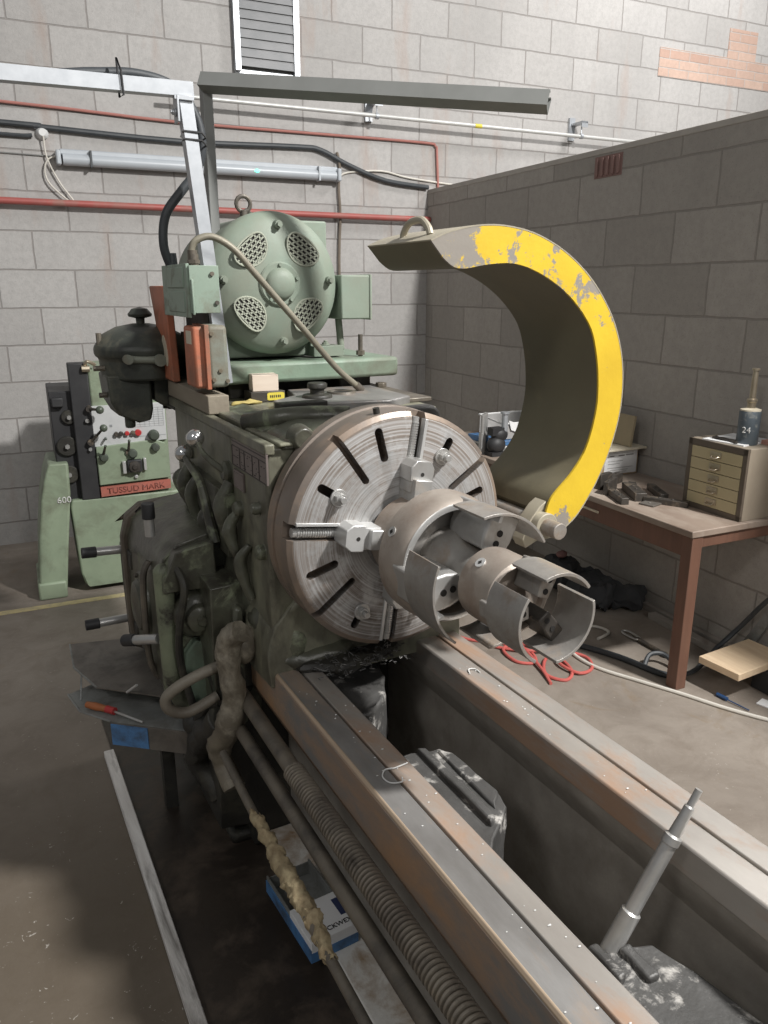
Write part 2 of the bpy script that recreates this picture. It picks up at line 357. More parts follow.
def thing(name, label, cat, loc, M=ID, group=None):
    o = bpy.data.objects.new(name, None); C.objects.link(o); o.empty_display_size = .05
    o.matrix_world = M @ Matrix.Translation(loc)
    o['label'] = label; o['category'] = cat
    if group: o['group'] = group
    o['_o'] = tuple(loc)
    return o
ORG = {}
def part(name, mb, m, parent, bevel=0, seg=2, smooth=32, label=None, org=None, sub=0):
    """one mesh object; authored in the frame of its thing, moved to the thing's origin"""
    root = parent
    while root is not None and root.parent: root = root.parent
    lo = Vector(root['_o']) if root is not None else Vector((0, 0, 0))
    off = Vector(org) if org is not None else lo
    bmesh.ops.remove_doubles(mb.bm, verts=mb.bm.verts[:], dist=1e-6)
    bmesh.ops.recalc_face_normals(mb.bm, faces=mb.bm.faces[:])
    me = bpy.data.meshes.new(name)
    bmesh.ops.translate(mb.bm, verts=mb.bm.verts[:], vec=-off)
    mb.bm.to_mesh(me); mb.bm.free()
    me.shade_smooth()
    if smooth: me.set_sharp_from_angle(angle=math.radians(smooth))
    o = bpy.data.objects.new(name, me); C.objects.link(o)
    ms = m if isinstance(m, list) else [m]
    for x in ms: me.materials.append(M_[x] if isinstance(x, str) else x)
    if parent is not None:
        o.parent = parent
        po = Vector(ORG.get(parent.name, lo))
        o.location = off - po
    ORG[o.name] = tuple(off)
    if bevel:
        b = o.modifiers.new('bevel', 'BEVEL'); b.width = bevel; b.segments = seg; b.limit_method = 'ANGLE'; b.angle_limit = math.radians(40)
    if sub:
        b = o.modifiers.new('sub', 'SUBSURF'); b.levels = sub; b.render_levels = sub
    if label: o['label'] = label
    return o
def solo(name, mb, m, label, cat, loc, M=ID, group=None, bevel=0, smooth=32, kind=None, **k):
    """a thing that is one mesh"""
    o = part(name, mb, m, None, bevel=bevel, smooth=smooth, org=loc, **k)
    o.matrix_world = M @ Matrix.Translation(loc); o['_o'] = tuple(loc); ORG[o.name] = tuple(loc)
    if label: o['label'] = label
    if cat: o['category'] = cat
    if group: o['group'] = group
    if kind: o['kind'] = kind
    return o
def struct(name, mb, m, M=ID, loc=(0, 0, 0), bevel=0):
    return solo(name, mb, m, None, None, loc, M, bevel=bevel, kind='structure')
def text(name, body, size, m, parent, mat4, extr=.0008):
    """raised lettering; mat4 places the text plane in the thing's frame"""
    cu = bpy.data.curves.new('t', 'FONT'); cu.body = body; cu.size = size; cu.extrude = extr; cu.align_x = 'CENTER'; cu.align_y = 'CENTER'
    t = bpy.data.objects.new('t', cu); C.objects.link(t); bpy.context.view_layer.update()
    me = bpy.data.meshes.new_from_object(t.evaluated_get(bpy.context.evaluated_depsgraph_get()))
    bpy.data.objects.remove(t); me.transform(mat4); me.name = name
    mb = MB(); mb.bm.from_mesh(me); bpy.data.meshes.remove(me)
    return part(name, mb, m, parent, smooth=0)
def frame(o, x, y):
    """matrix with origin o, text x axis x, text y axis y"""
    x = Vector(x).normalized(); y = Vector(y).normalized(); z = x.cross(y)
    return Matrix(((x.x, y.x, z.x, o[0]), (x.y, y.y, z.y, o[1]), (x.z, y.z, z.z, o[2]), (0, 0, 0, 1)))

# ================================================================ THE SETTING (room frame)
D = 5.65; XP = 2.97
struct('floor', MB().box((-5, -8, -.1), (12, 8, 0)), 'floor')
struct('wall_back', MB().box((-3.2, D, -.05), (11, D + .22, 5.6)), 'wall', RM)
struct('wall_right', MB().box((XP, .2, -.05), (XP + .11, D - .001, 2.40)), 'part', RM)
struct('trim_1', MB().box((XP - .004, .2, 2.395), (XP + .114, D - .002, 2.425)), mat('wall_coping', (.46, .43, .39), (.38, .35, .32), .8), RM, bevel=.003)
# brick patch let into the blockwork: lower strip and taller end
struct('trim_2', MB().box((5.15, D - .006, 3.425), (6.75, D + .01, 3.645)).box((5.92, D - .006, 3.645), (6.26, D + .01, 3.875)), 'brick', RM, loc=(5.15, D, 3.425))
# yellow painted line on the floor
struct('trim_3', MB().box((-3.0, 4.345, 0), (.42, 4.40, .0015)), 'yline', RM)
# oil soaked strip of floor beside the bed
struct('trim_4', MB().box((.295, -.8, 0), (1.35, 3.0, .004)), 'pad')
# skirting kerb along the partition
struct('baseboard_right', MB().box((XP - .035, .6, 0), (XP - .001, 3.6, .035)), mat('kerb', (.33, .30, .27), (.25, .225, .2), .85, scale=8), RM, bevel=.004)

# air brick
ab = MB().box((XP - .003, 3.46, 2.275), (XP + .01, 3.68, 2.385))
for i in range(5): ab.box((XP - .012, 3.475 + i * .043, 2.285), (XP - .001, 3.493 + i * .043, 2.375))
solo('air_brick', ab, 'airbrick', 'red clay air brick near the top of the dark partition wall', 'vent', (XP, 3.57, 2.275), RM, bevel=.001)

# louvred vent
t = thing('louvre_vent', 'grey louvred metal vent high on the back wall in a pale frame', 'vent', (1.72, D, 3.09), RM)
fr = MB()
x0, x1, z0, z1 = 1.495, 1.945, 3.09, 3.62
for a, b in (((x0, z0), (x0 + .04, z1)), ((x1 - .04, z0), (x1, z1)), ((x0, z1 - .04), (x1, z1))): fr.box((a[0], D - .05, a[1]), (b[0], D, b[1]))
fr.box((x0, D - .02, z0 - .01), (x1, D, z0 + .015))
part('vent_frame', fr, 'galv', t, .002)
for i in range(9):
    z = z0 + .03 + i * .056
    part('louvre_slat', MB().box((x0 + .035, D - .04, z), (x1 - .035, D - .036, z + .062), Matrix.Rotation(-.2, 4, 'X')), mat('vent_slat', (.25, .25, .255), (.20, .205, .21), .5, .2), t)
part('back_plate', MB().box((x0 + .02, D - .006, z0), (x1 - .02, D - .001, z1 - .01)), 'sheetlt', t)

# pipes and cables on the back wall
solo('red_pipe', MB().tube([(-3, D - .05, 2.235), (1.3, D - .05, 2.212), (2.965, D - .05, 2.207)], .021, 14, 2), 'redpipe', 'thick red pipe running low along the back wall behind the motor', 'pipe', (0, D - .05, 2.2), RM)
t = thing('conduit_pipe', 'pale grey conduit pipe on brackets along the back wall above the red cable', 'pipe', (2.5, D - .1, 2.88), RM)
part('pipe', MB().cyl((1.0, D - .12, 2.885), (6.6, D - .12, 2.872), .014, seg=14), 'brk', t)
for bx in (2.487, 4.30, 6.1):
    b = MB().box((bx - .045, D - .02, 2.86), (bx + .01, D, 3.03)).box((bx - .03, D - .16, 2.97), (bx + .03, D, 2.985)).box((bx - .03, D - .16, 2.94), (bx + .03, D - .155, 2.985)).cyl((bx, D - .12, 2.87), (bx, D - .12, 2.98), .005, seg=8).cyl((bx - .012, D - .12, 2.879), (bx + .012, D - .12, 2.879), .021, seg=16)
    part('pipe_bracket', b, 'galv', t)
part('yellow_marker', MB().cyl((3.30, D - .12, 2.8795), (3.36, D - .12, 2.8795), .0155, seg=14), 'ywall', t)
solo('red_cable', MB().tube([(-3, D - .016, 2.83), (0, D - .016, 2.782), (1.05, D - .016, 2.75), (2.0, D - .016, 2.75), (2.9, D - .016, 2.752), (3.02, D - .016, 2.735), (3.035, D - .016, 2.68), (3.05, D - .016, 2.44)], .0095, 8, 4), 'redwall', 'thin faded red cable clipped along the back wall under the grey pipe', 'cable', (1, D - .016, 2.75), RM)
solo('black_cable', MB().tube([(-3, D - .025, 2.70), (0, D - .025, 2.665), (.25, D - .025, 2.655), (1.1, D - .025, 2.633), (1.9, D - .025, 2.655), (2.09, D - .025, 2.645), (2.3, D - .025, 2.56), (2.6, D - .025, 2.47), (2.96, D - .025, 2.44)], .017, 10, 4), 'hose', 'thick black cable looping along the back wall above the light fitting', 'cable', (1, D - .025, 2.63), RM)
solo('black_cable', MB().tube([(-3, D - .02, 2.61), (-.1, D - .02, 2.60), (.14, D - .02, 2.60), (.20, D - .02, 2.605)], .012, 8, 3), 'hose', 'short black cable end feeding the white ceiling rose from the left', 'cable', (0, D - .02, 2.6), RM)
solo('white_cable', MB().tube([(2.23, D - .012, 2.47), (2.30, D - .012, 2.51), (2.57, D - .012, 2.535), (2.8, D - .012, 2.50), (3.2, D - .012, 2.47)], .007, 8, 4), 'whitecable', 'thin white cable curving from the light fitting towards the partition', 'cable', (2.5, D - .012, 2.5), RM)
solo('drop_conduit', MB().tube([(2.215, D - .02, 2.64), (2.235, D - .02, 2.55), (2.225, D - .02, 2.40), (2.235, D - .02, 2.2), (2.22, D - .02, 1.9), (2.225, D - .02, 1.2)], .011, 8, 3), mat('brown_cable', (.19, .155, .12), None, .6), 'brown vertical cable dropping down the back wall right of the motor', 'cable', (2.22, D - .02, 1.2), RM)
solo('wall_wire', MB().tube([(-3, D - .01, 2.53), (-.1, D - .01, 2.50), (.45, D - .01, 2.485)], .004, 6, 3), 'greycable', 'thin dark wire on the back wall just above the light fitting end', 'cable', (0, D - .01, 2.49), RM)

t = thing('light_fitting', 'long grey strip light fitting mounted on the back wall', 'light', (1.26, D - .05, 2.44), RM)
part('housing', MB().box((.345, D - .06, 2.50), (2.205, D, 2.535)), 'tube', t, .008)
part('diffuser', MB().tube([(.36, D - .05, 2.475), (2.19, D - .05, 2.475)], .036, 16, 0), 'tube', t)
for x in (.32, 2.195): part('end_cap', MB().box((x, D - .09, 2.438), (x + .03, D - .001, 2.525)), 'tube', t, .01)
for x in (.52, 2.05): part('clip', MB().box((x, D - .093, 2.435), (x + .012, D - .02, 2.53)), 'hose' if x == .52 else 'tube', t)
part('indicator_light', MB().sph((1.60, D - .085, 2.474), .014, (1.3, .7, .8)), 'greenlamp', t, label='small glowing green indicator')

t = thing('junction_box', 'round white plastic junction on the back wall with a looped white flex', 'junction box', (.259, D, 2.62), RM)
part('cover', MB().lathe([(0, -.045), (.02, -.045), (.032, -.03), (.038, -.012), (.038, 0)], (.259, D, 2.622), seg=28), 'white', t)
part('flex', MB().tube([(.262, D - .045, 2.60), (.27, D - .03, 2.48), (.33, D - .025, 2.34), (.40, D - .03, 2.235), (.37, D - .03, 2.235), (.27, D - .03, 2.33), (.25, D - .03, 2.41), (.28, D - .03, 2.475), (.345, D - .04, 2.495)], .0055, 8, 5), 'whitecable', t)

# ================================================================ THE LATHE (world frame, spindle along Y)
SX, SZ = .89, 1.122
L = thing('lathe', 'huge dirty green metal turning lathe filling the middle of the workshop', 'lathe', (.87, 1.6, 0))
# --- bed
bed = MB()
bed.box((.725, -.7, .0), (.75, 1.98, .665)).box((.70, -.7, .56), (.74, 1.98, .665)).box((1.075, -.7, 0), (1.13, 1.98, .66))
bed.box((.73, -.7, .03), (1.08, 1.98, .07))
bed.prism([(.705, .665), (.712, .66), (.712, .60), (.69, .55), (.672, .55), (.672, .665)], 'Y', -.7, 1.95)
bed.prism([(1.025, .735), (1.13, .735), (1.13, .55), (1.08, .56), (1.045, .625), (1.025, .665)], 'Y', -.7, 1.95)
b = part('bed', bed, 'castbed', L, .004)
def rail(name, prof, m, y0=-.7, y1=1.98): return part(name, MB().prism(prof, 'Y', y0, y1), m, L, .0025, label=None)
rail('bed_way', [(.600, .738), (.604, .741), (.659, .741), (.659, .60), (.61, .60), (.600, .61)], 'waydark')
rail('bed_way', [(.6645, .741), (.712, .741), (.712, .66), (.6645, .66)], 'way')
rail('bed_way', [(1.022, .737), (1.025, .741), (1.086, .741), (1.086, .68), (1.022, .68)], 'way')
rail('bed_way', [(1.093, .741), (1.15, .741), (1.15, .66), (1.093, .66)], 'way')
rail('way_edge', [(.5975, .735), (.6025, .7415), (.606, .7415), (.606, .73), (.600, .725)], 'waytan', y1=1.99)
rail('way_face', [(.594, .628), (.5965, .733), (.603, .733), (.603, .625)], 'rust', y1=2.05)
rail('way_face', [(.594, .628), (.603, .604), (.62, .60), (.62, .63)], 'rust2', y1=2.05)
part('way_groove', MB().box((.657, -.7, .70), (.667, 1.95, .729)).box((1.084, -.7, .70), (1.095, 1.95, .729)), 'hole', L)
# --- cross ribs
def rib(x0, x1, y0, y1, z):
    r = MB()
    prof = [(y0, z - .16), (y0 + .015, z - .03), (y0 + .045, z - .008), ((y0 + y1) / 2 - .02, z), ((y0 + y1) / 2, z - .012), ((y0 + y1) / 2 + .02, z + .004), (y1 - .05, z), (y1 - .01, z - .03), (y1, z - .16)]
    r.prism(prof, 'X', x0, x1); return r
r = MB().prism([(.70, 1.02), (.77, 1.00), (.80, 1.03), (.885, 1.10), (.897, 1.15), (.892, 1.30), (.87, 1.345), (.80, 1.36), (.70, 1.36)], 'Z', .50, .648)
r.prism([(.815, 1.06), (.835, 1.075), (.835, 1.35), (.815, 1.355)], 'Z', .64, .662).prism([(.855, 1.10), (.89, 1.14), (.885, 1.31), (.86, 1.335)], 'Z', .64, .655)
r.rough(.004, 25, 2)
part('bed_rib', r, 'castlit', L, .012, 3)
r = MB().prism([(.70, .30), (.95, .32), (.975, .52), (.955, .66), (.93, .735), (.87, .76), (.70, .77)], 'Z', .42, .588)
r.box((.815, .70, .55), (.835, .775, .605)).box((.865, .68, .55), (.89, .75, .60)); r.rough(.004, 25, 2)
part('bed_rib', r, 'castlit', L, .012, 3)
r = MB().prism([(.70, 1.58), (.80, 1.55), (.86, 1.60), (.92, 1.70), (.95, 1.85), (.70, 1.92)], 'Z', .48, .66); r.rough(.012, 14, 3)
part('bed_rib', r, 'castlit', L, .02, 3)
# --- pedestal and headstock
ped = MB().box((.60, 1.98, 0), (1.22, 2.75, .74)).box((.54, 2.02, 0), (1.28, 2.8, .05))
part('pedestal', ped, 'dark', L, .02)
hs = MB()
hs.prism([(.60, 1.325), (.612, 1.335), (.98, 1.335), (1.03, 1.31), (1.07, 1.25), (1.08, .74), (1.05, .72), (.63, .72), (.605, .80), (.60, .86)], 'Y', 1.72, 2.0)
hs.prism([(.60, 1.325), (.612, 1.335), (1.24, 1.335), (1.25, 1.32), (1.25, .74), (1.22, .72), (.63, .72), (.605, .80), (.60, .86)], 'Y', 1.995, 2.62)
part('headstock', hs, 'oily2', L, .012, 3)
# skirt that flares over the bed under the faceplate
sk = MB().prism([(.585, .70), (.585, .80), (.60, .87), (.66, .93), (.72, .95), (1.08, .95), (1.15, .88), (1.17, .80), (1.17, .70)], 'Y', 1.71, 1.98); sk.rough(.008, 14, 3, 3)
part('headstock_skirt', sk, 'oily2', L, .01, 2)
part('spindle_nose', MB().lathe([(.24, 1.735), (.22, 1.71), (.18, 1.70), (.16, 1.66)], (SX, 0, SZ), seg=48), 'oily2', L)
gf = MB().sph((.66, 1.88, .80), .12, (.62, 1.5, .85), 24).sph((.62, 2.05, .84), .10, (.5, 1.8, 1.3), 24).sph((.72, 1.74, .765), .09, (1.3, .6, .45), 20); gf.rough(.022, 13); gf.rough(.009, 45)
part('grime_fillet', gf, 'oily', L, smooth=60)
# rough shoulder lump left of the faceplate and top lip
part('headstock_lip', MB().box((.592, 1.70, 1.318), (.618, 2.66, 1.345)), 'oily2', L, .004)
lid = MB().box((.63, 1.70, 1.335), (.97, 2.0, 1.345)).box((.63, 2.0, 1.335), (1.255, 2.64, 1.352))
part('headstock_lid', lid, 'oily2', L, .004)
sh = MB().prism([(.64, 1.33), (.66, 1.352), (.74, 1.375), (.90, 1.38), (.90, 1.33)], 'Y', 1.705, 1.86)
sh.prism([(.63, 1.33), (.65, 1.348), (.72, 1.365), (.78, 1.35), (.80, 1.33)], 'Y', 1.88, 2.25); sh.rough(.003, 20, 2)
for (bx, bz, br_) in ((.69, 1.352, .030), (.78, 1.345, .024)):
    sh.lathe([(0, 1.69), (br_ * .8, 1.69), (br_, 1.70), (br_ * 1.1, 1.73)], (bx, 0, bz), seg=24)
sh.tube([(.64, 1.98, 1.352), (.70, 1.90, 1.372), (.78, 1.86, 1.378), (.88, 1.84, 1.374)], .026, 12, 6)
part('lid_hump', sh, 'oily', L, .01, 3)
part('top_plate', MB().prism([(.79, 2.12), (.93, 2.085), (1.12, 2.04), (1.22, 2.10), (1.235, 2.40), (.93, 2.42), (.90, 2.28), (.80, 2.20)], 'Z', 1.345, 1.375), 'waydark', L, .005)
part('top_plate_bar', MB().box((.775, 2.075, 1.347), (.925, 2.12, 1.381)), 'dark', L, .003, label='black rectangular bar on the front edge of the headstock lid')
part('filler_cap', MB().lathe([(0, .045), (.028, .045), (.031, .04), (.031, .03), (.022, .024), (.022, .012), (.044, .009), (.047, .004), (.047, 0)], (.945, 2.20, 1.375), 'Z', 32), 'dark', L, .001, label='round black cap on the headstock lid')
part('filler_hole', MB().lathe([(.03, .001), (.036, .006), (.045, .006), (.048, 0)], (1.055, 2.26, 1.375), 'Z', 32), 'shaft', L)
part('filler_hole', MB().cyl((1.055, 2.26, 1.374), (1.055, 2.26, 1.377), .031, seg=28), 'hole', L)
# right hand end: stepped bracket
part('guard_bracket', MB().prism([(1.10, 1.335), (1.10, 1.352), (1.24, 1.356), (1.262, 1.34), (1.275, 1.25), (1.28, 1.10), (1.26, 1.04), (1.18, 1.02)], 'Y', 1.985, 2.05), 'castlit', L, .01)
part('guard_bracket', MB().box((1.20, 2.10, 1.352), (1.30, 2.55, 1.366)).cyl((1.275, 2.40, 1.365), (1.275, 2.40, 1.382), .02, seg=6), 'shaft', L, .003)
# etched instruction plate on the left face
p = part('instruction_plate', MB().box((.594, 1.70, 1.245), (.600, 1.965, 1.325)), 'plateeng', L, .001, label='etched metal gear chart')
pl = MB()
for y in (1.70, 1.75, 1.80, 1.862, 1.90, 1.963): pl.box((.5925, y, 1.248), (.595, y + .0025, 1.30))
for z in (1.247, 1.300, 1.312, 1.323): pl.box((.5925, 1.70, z), (.595, 1.965, z + .0018))
random.seed(3)
for i in range(46):
    y = 1.708 + random.random() * .245; z = 1.253 + int(random.random() * 7) * .0065
    pl.box((.5928, y, z), (.595, y + .006, z + .0015))
part('chart_lines', pl, mat('chart_ink', (.06, .05, .045), None, .5), p)
part('instruction_plate', MB().box((.594, 1.885, 1.185), (.600, 1.965, 1.235)).box((.5925, 1.89, 1.19), (.595, 1.96, 1.192)).box((.5925, 1.89, 1.228), (.595, 1.96, 1.230)), 'plateeng', L, .001)
# --- faceplate
fp = MB().lathe([(.05, 0), (.272, 0), (.286, .0015), (.2975, .010), (.298, .016), (.298, .088), (.291, .092), (.291, .098), (.300, .101), (.300, .133), (.294, .136), (.05, .136), (.05, 0)], (SX, 1.57, SZ), seg=128)
F = part('faceplate', fp, 'rim', L, smooth=25, org=(SX, 1.57, SZ))
face = MB().lathe([(0, -.0015), (.276, -.0015), (.276, .004)], (SX, 1.57, SZ), seg=128)
# cut the slots: darker recessed pieces are set in the disc, each ringed by a bevelled lip
def slot(mb, a, r0, r1, wd, y, h=.001):
    ca, sa = math.cos(a), math.sin(a); pts = []
    for k in range(9):
        t = -PI / 2 + PI * k / 8; pts.append((r1 + wd * math.cos(t), wd * math.sin(t)))
    for k in range(9):
        t = PI / 2 + PI * k / 8; pts.append((r0 + wd * math.cos(t), wd * math.sin(t)))
    P3 = [(SX + u * ca - v * sa, SZ + u * sa + v * ca) for u, v in pts]
    mb.prism(P3, 'Y', y, y + h)
cutm = MB()
rad = math.radians
T_SLOTS = [(rad(172), 0), (rad(80.5), 0), (rad(262), 0), (rad(-9), 0)]
LONG = [rad(124.5), rad(217), rad(34), rad(-56)]
SHORT = [(rad(104), .198, .262), (rad(147), .205, .252), (rad(196), .190, .255), (rad(239), .215, .255), (rad(58), .21, .252), (rad(19), .187, .242), (rad(-29), .19, .245), (rad(-75), .19, .245)]
for a, _ in T_SLOTS: slot(cutm, a, .16, .35, .0195, 1.56, .05)
for a in LONG: slot(cutm, a, .172, .30, .009, 1.56, .05)
for a, r0, r1 in SHORT: slot(cutm, a, r0, r1, .0105, 1.56, .06)
cme = bpy.data.meshes.new('cutter'); bmesh.ops.recalc_face_normals(cutm.bm, faces=cutm.bm.faces[:]); cutm.bm.to_mesh(cme); cutm.bm.free()
cut = bpy.data.objects.new('cutter', cme); C.objects.link(cut)
face = MB().lathe([(0, -.002), (.277, -.002), (.284, .0005), (.284, .03), (0, .03)], (SX, 1.57, SZ), seg=128)
fo = part('turned_face', face, 'plate', F, smooth=25, org=(SX, 1.57, SZ), label='turned steel front face with radial slots')
bpy.context.view_layer.update()
def apply_cut(o, keepm):
    md = o.modifiers.new('cut', 'BOOLEAN'); md.object = cut; md.operation = 'DIFFERENCE'; md.solver = 'EXACT'
    bpy.context.view_layer.update()
    me = bpy.data.meshes.new_from_object(o.evaluated_get(bpy.context.evaluated_depsgraph_get()))
    o.modifiers.clear(); o.data = me; me.shade_smooth(); me.set_sharp_from_angle(angle=rad(25))
apply_cut(fo, None)
apply_cut(F, None)
bpy.data.objects.remove(cut)
def radial0(mb, a):
    bmesh.ops.transform(mb.bm, matrix=Matrix.Translation((SX, 0, SZ)) @ Matrix.Rotation(-a, 4, 'Y'), verts=mb.bm.verts[:]); return mb
# threads and guide strips in the T slots
for a, _ in T_SLOTS:
    ca, sa = math.cos(a), math.sin(a)
    def q(u, v, y): return (SX + u * ca - v * sa, y, SZ + u * sa + v * ca)
    th = MB()
    for k in range(17):
        r0 = .17 + k * .0062
        th.cyl(q(r0, .003, 1.586), q(r0 + .0036, .003, 1.586), .0135, seg=14)
    th.cyl(q(.15, .003, 1.586), q(.285, .003, 1.586), .0115, seg=14)
    part('jaw_screw', th, 'steel', F, smooth=40)
    lip = radial0(MB().box((.165, 1.5645, -.0245), (.283, 1.585, -.0165)), a)
    part('slot_lip', lip, 'steelw', F, .001)
# bolts in short slots
for a, r in ((rad(147), .203), (rad(239), .218), (rad(58), .212), (rad(-75), .2)):
    ca, sa = math.cos(a), math.sin(a)
    c = (SX + r * ca, 1.567, SZ + r * sa)
    part('clamp_bolt', MB().cyl((c[0], 1.568, c[2]), (c[0], 1.562, c[2]), .021, seg=24).cyl((c[0], 1.562, c[2]), (c[0], 1.548, c[2]), .0145, seg=6).cyl((c[0], 1.548, c[2]), (c[0], 1.535, c[2]), .008, seg=16), 'steel', F, .001)
part('rim_peg', MB().cyl((SX + .29 * math.cos(rad(100)), 1.60, SZ + .29 * math.sin(rad(100))), (SX + .312 * math.cos(rad(100)), 1.60, SZ + .312 * math.sin(rad(100))), .008, seg=12), 'dark', F)
# faceplate jaws
for a, r0, r1 in ((rad(172), .085, .178), (rad(80.5), .11, .188), (rad(262), .11, .18), (rad(-9), .12, .19)):
    ca, sa = math.cos(a), math.sin(a)
    R4 = Matrix.Translation((SX, 0, SZ)) @ Matrix.Rotation(-a, 4, 'Y')
    j = MB().prism([(-.01, r1 - .018), (-.01, r1), (-.01, r1)] if 0 else [(r1, -.020), (r1, .020), (r1 - .016, .032), (r1 - .05, .032), (r1 - .05, .027), (r0, .027), (r0, -.027), (r1 - .05, -.027), (r1 - .05, -.032), (r1 - .016, -.032)], 'Y', 1.515, 1.578)
    j.box((r0 - .03, 1.50, -.024), (r0 + .035, 1.572, .024))
    bmesh.ops.transform(j.bm, matrix=R4, verts=j.bm.verts[:])
    jo = part('faceplate_jaw', j, 'steelw' if a > 2.9 and a < 3.3 else 'steel', F, .0025)
    hcc = R4 @ Vector((r1 - .032, 1.515, 0))
    part('jaw_hole', MB().cyl(hcc + Vector((0, -.0008, 0)), hcc + Vector((0, .004, 0)), .005, seg=16), 'hole', F)
# --- motor
MX, MZ, MY = .905, 1.712, 2.40
mo = MB().lathe([(.10, .02), (.185, .02), (.205, .045), (.213, .08), (.213, .44), (.20, .48), (.14, .50), (0, .50)], (MX, MY, MZ), seg=64)
mo.box((MX - .16, MY + .10, MZ - .235), (MX + .16, MY + .42, MZ - .12))
mo.box((MX + .02, MY + .14, MZ + .05), (MX + .235, MY + .34, MZ + .205))
Mo = part('motor', mo, 'green_motor', L, .006, smooth=35, label='large round green electric motor on top of the headstock')
eb = MB().lathe([(.215, .075), (.221, .07), (.221, .045), (.212, .028), (.19, .012), (.16, .0), (.10, -.012), (.062, -.016), (0, -.016)], (MX, MY, MZ), seg=96)
ebo = part('end_bell', eb, 'green_motor', Mo, smooth=35)
def vent_pts(ax, az):  # one of four leaf shaped grilles
    return None
for a in (rad(52), rad(131), rad(222), rad(-45)):
    cx, cz = MX + .128 * math.cos(a), MZ + .128 * math.sin(a)
    T = Matrix.Translation((cx, MY, cz)) @ Matrix.Rotation(-(a + PI / 2) , 4, 'Y')
    dk = MB(); ring = []
    for k in range(28):
        t = 2 * PI * k / 28; ring.append((.056 * math.cos(t), .038 * math.sin(t) - (.010 * math.cos(t) ** 2)))
    dk.prism(ring, 'Y', -.0115, -.004); 
    bmesh.ops.transform(dk.bm, matrix=T, verts=dk.bm.verts[:])
    part('vent_opening', dk, 'hole', Mo)
    g = MB()
    for row in range(-2, 4):
        zc = row * .0125 - .008
        lim = .056 * math.sqrt(max(0, 1 - ((zc + .006) / .041) ** 2))
        if lim > .008: g.box((-lim, -.0145, zc - .0024), (lim, -.010, zc + .0024))
        off = .009 if row % 2 else 0
        for k in range(-4, 5):
            x = k * .018 + off
            if abs(x) < lim - .003 and abs(x) < .05: g.box((x - .0026, -.0145, zc), (x + .0026, -.010, zc + .0125), Matrix.Rotation(.25, 4, 'Y'))
    rg = [(r[0] * 1.06, -.013, r[1] * 1.08) for r in ring]
    g.tube(rg, .0032, 6, 0, closed=True)
    bmesh.ops.transform(g.bm, matrix=T, verts=g.bm.verts[:])
    part('vent_grille', g, mat('grille_paint', (.42, .44, .36), (.33, .35, .28), .5, bs=.05), Mo)
cap = MB().lathe([(.068, -.012), (.068, -.020), (.063, -.024), (.050, -.024), (.046, -.034), (.038, -.042), (.02, -.047), (0, -.048)], (MX, MY, MZ), seg=48)
for k in range(5):
    a = rad(90 + 72 * k); cap.cyl((MX + .058 * math.cos(a), MY - .022, MZ + .058 * math.sin(a)), (MX + .058 * math.cos(a), MY - .031, MZ + .058 * math.sin(a)), .006, seg=6)
part('hub_cap', cap, 'green_motor', Mo)
for a in (rad(88), rad(4), rad(176), rad(-86)):
    c = Vector((MX + .178 * math.cos(a), MY, MZ + .178 * math.sin(a)))
    part('motor_bolt', MB().cyl(c + Vector((0, .012, 0)), c + Vector((0, -.012, 0)), .014, .012, seg=18).cyl(c + Vector((0, -.012, 0)), c + Vector((0, -.022, 0)), .0085, seg=6), 'green_motor', Mo)
part('terminal_box', MB().box((1.135, 2.42, 1.598), (1.245, 2.60, 1.742)).box((1.24, 2.415, 1.595), (1.25, 2.605, 1.745)).cyl((1.16, 2.5, 1.60), (1.17, 2.5, 1.49), .012, seg=12), 'green_motor', Mo, .005, label='green box on the right side of the motor')
part('eye_bolt', MB().cyl((.87, 2.60, 1.91), (.87, 2.60, 1.945), .013, seg=14).tube([(.87 + .024 * math.cos(t), 2.60, 1.965 + .024 * math.sin(t)) for t in [k * PI / 8 for k in range(16)]], .007, 8, 0, closed=True).cyl((.88, 2.61, 1.945), (1.0, 2.70, 1.90), .008, seg=10), 'shaft', Mo)
part('motor_foot', MB().box((MX + .14, MY + .05, 1.475), (MX + .25, MY + .13, 1.51)).box((MX + .14, MY + .08, 1.5), (MX + .155, MY + .3, 1.60)).bolt((MX + .20, MY + .09, 1.51), (0, 0, 1), .012), 'green_motor', Mo, .004)
part('motor_foot', MB().box((MX - .26, MY + .05, 1.475), (MX - .15, MY + .13, 1.54)), 'green_motor', Mo, .02)
part('adjusting_stud', MB().cyl((1.225, 2.46, 1.46), (1.225, 2.46, 1.545), .008, seg=12).cyl((1.225, 2.46, 1.475), (1.225, 2.46, 1.49), .015, seg=6), 'shaft', Mo)
part('motor_plate', MB().box((.69, 2.38, 1.405), (1.335, 2.92, 1.470)).box((.67, 2.45, 1.40), (.70, 2.9, 1.475)), 'green', L, .012, label='thick green base plate under the motor')
part('dark_gap_block', MB().box((.74, 2.56, 1.351), (1.26, 2.62, 1.404)), 'dark', L, .004)  # dark block added so the gap under the motor plate looks dark
for x in (.80, 1.20):
    for y in (2.45, 2.80): part('motor_plate_foot', MB().box((x - .06, y, 1.348), (x + .06, y + .06, 1.407)), 'dark', L, .006)
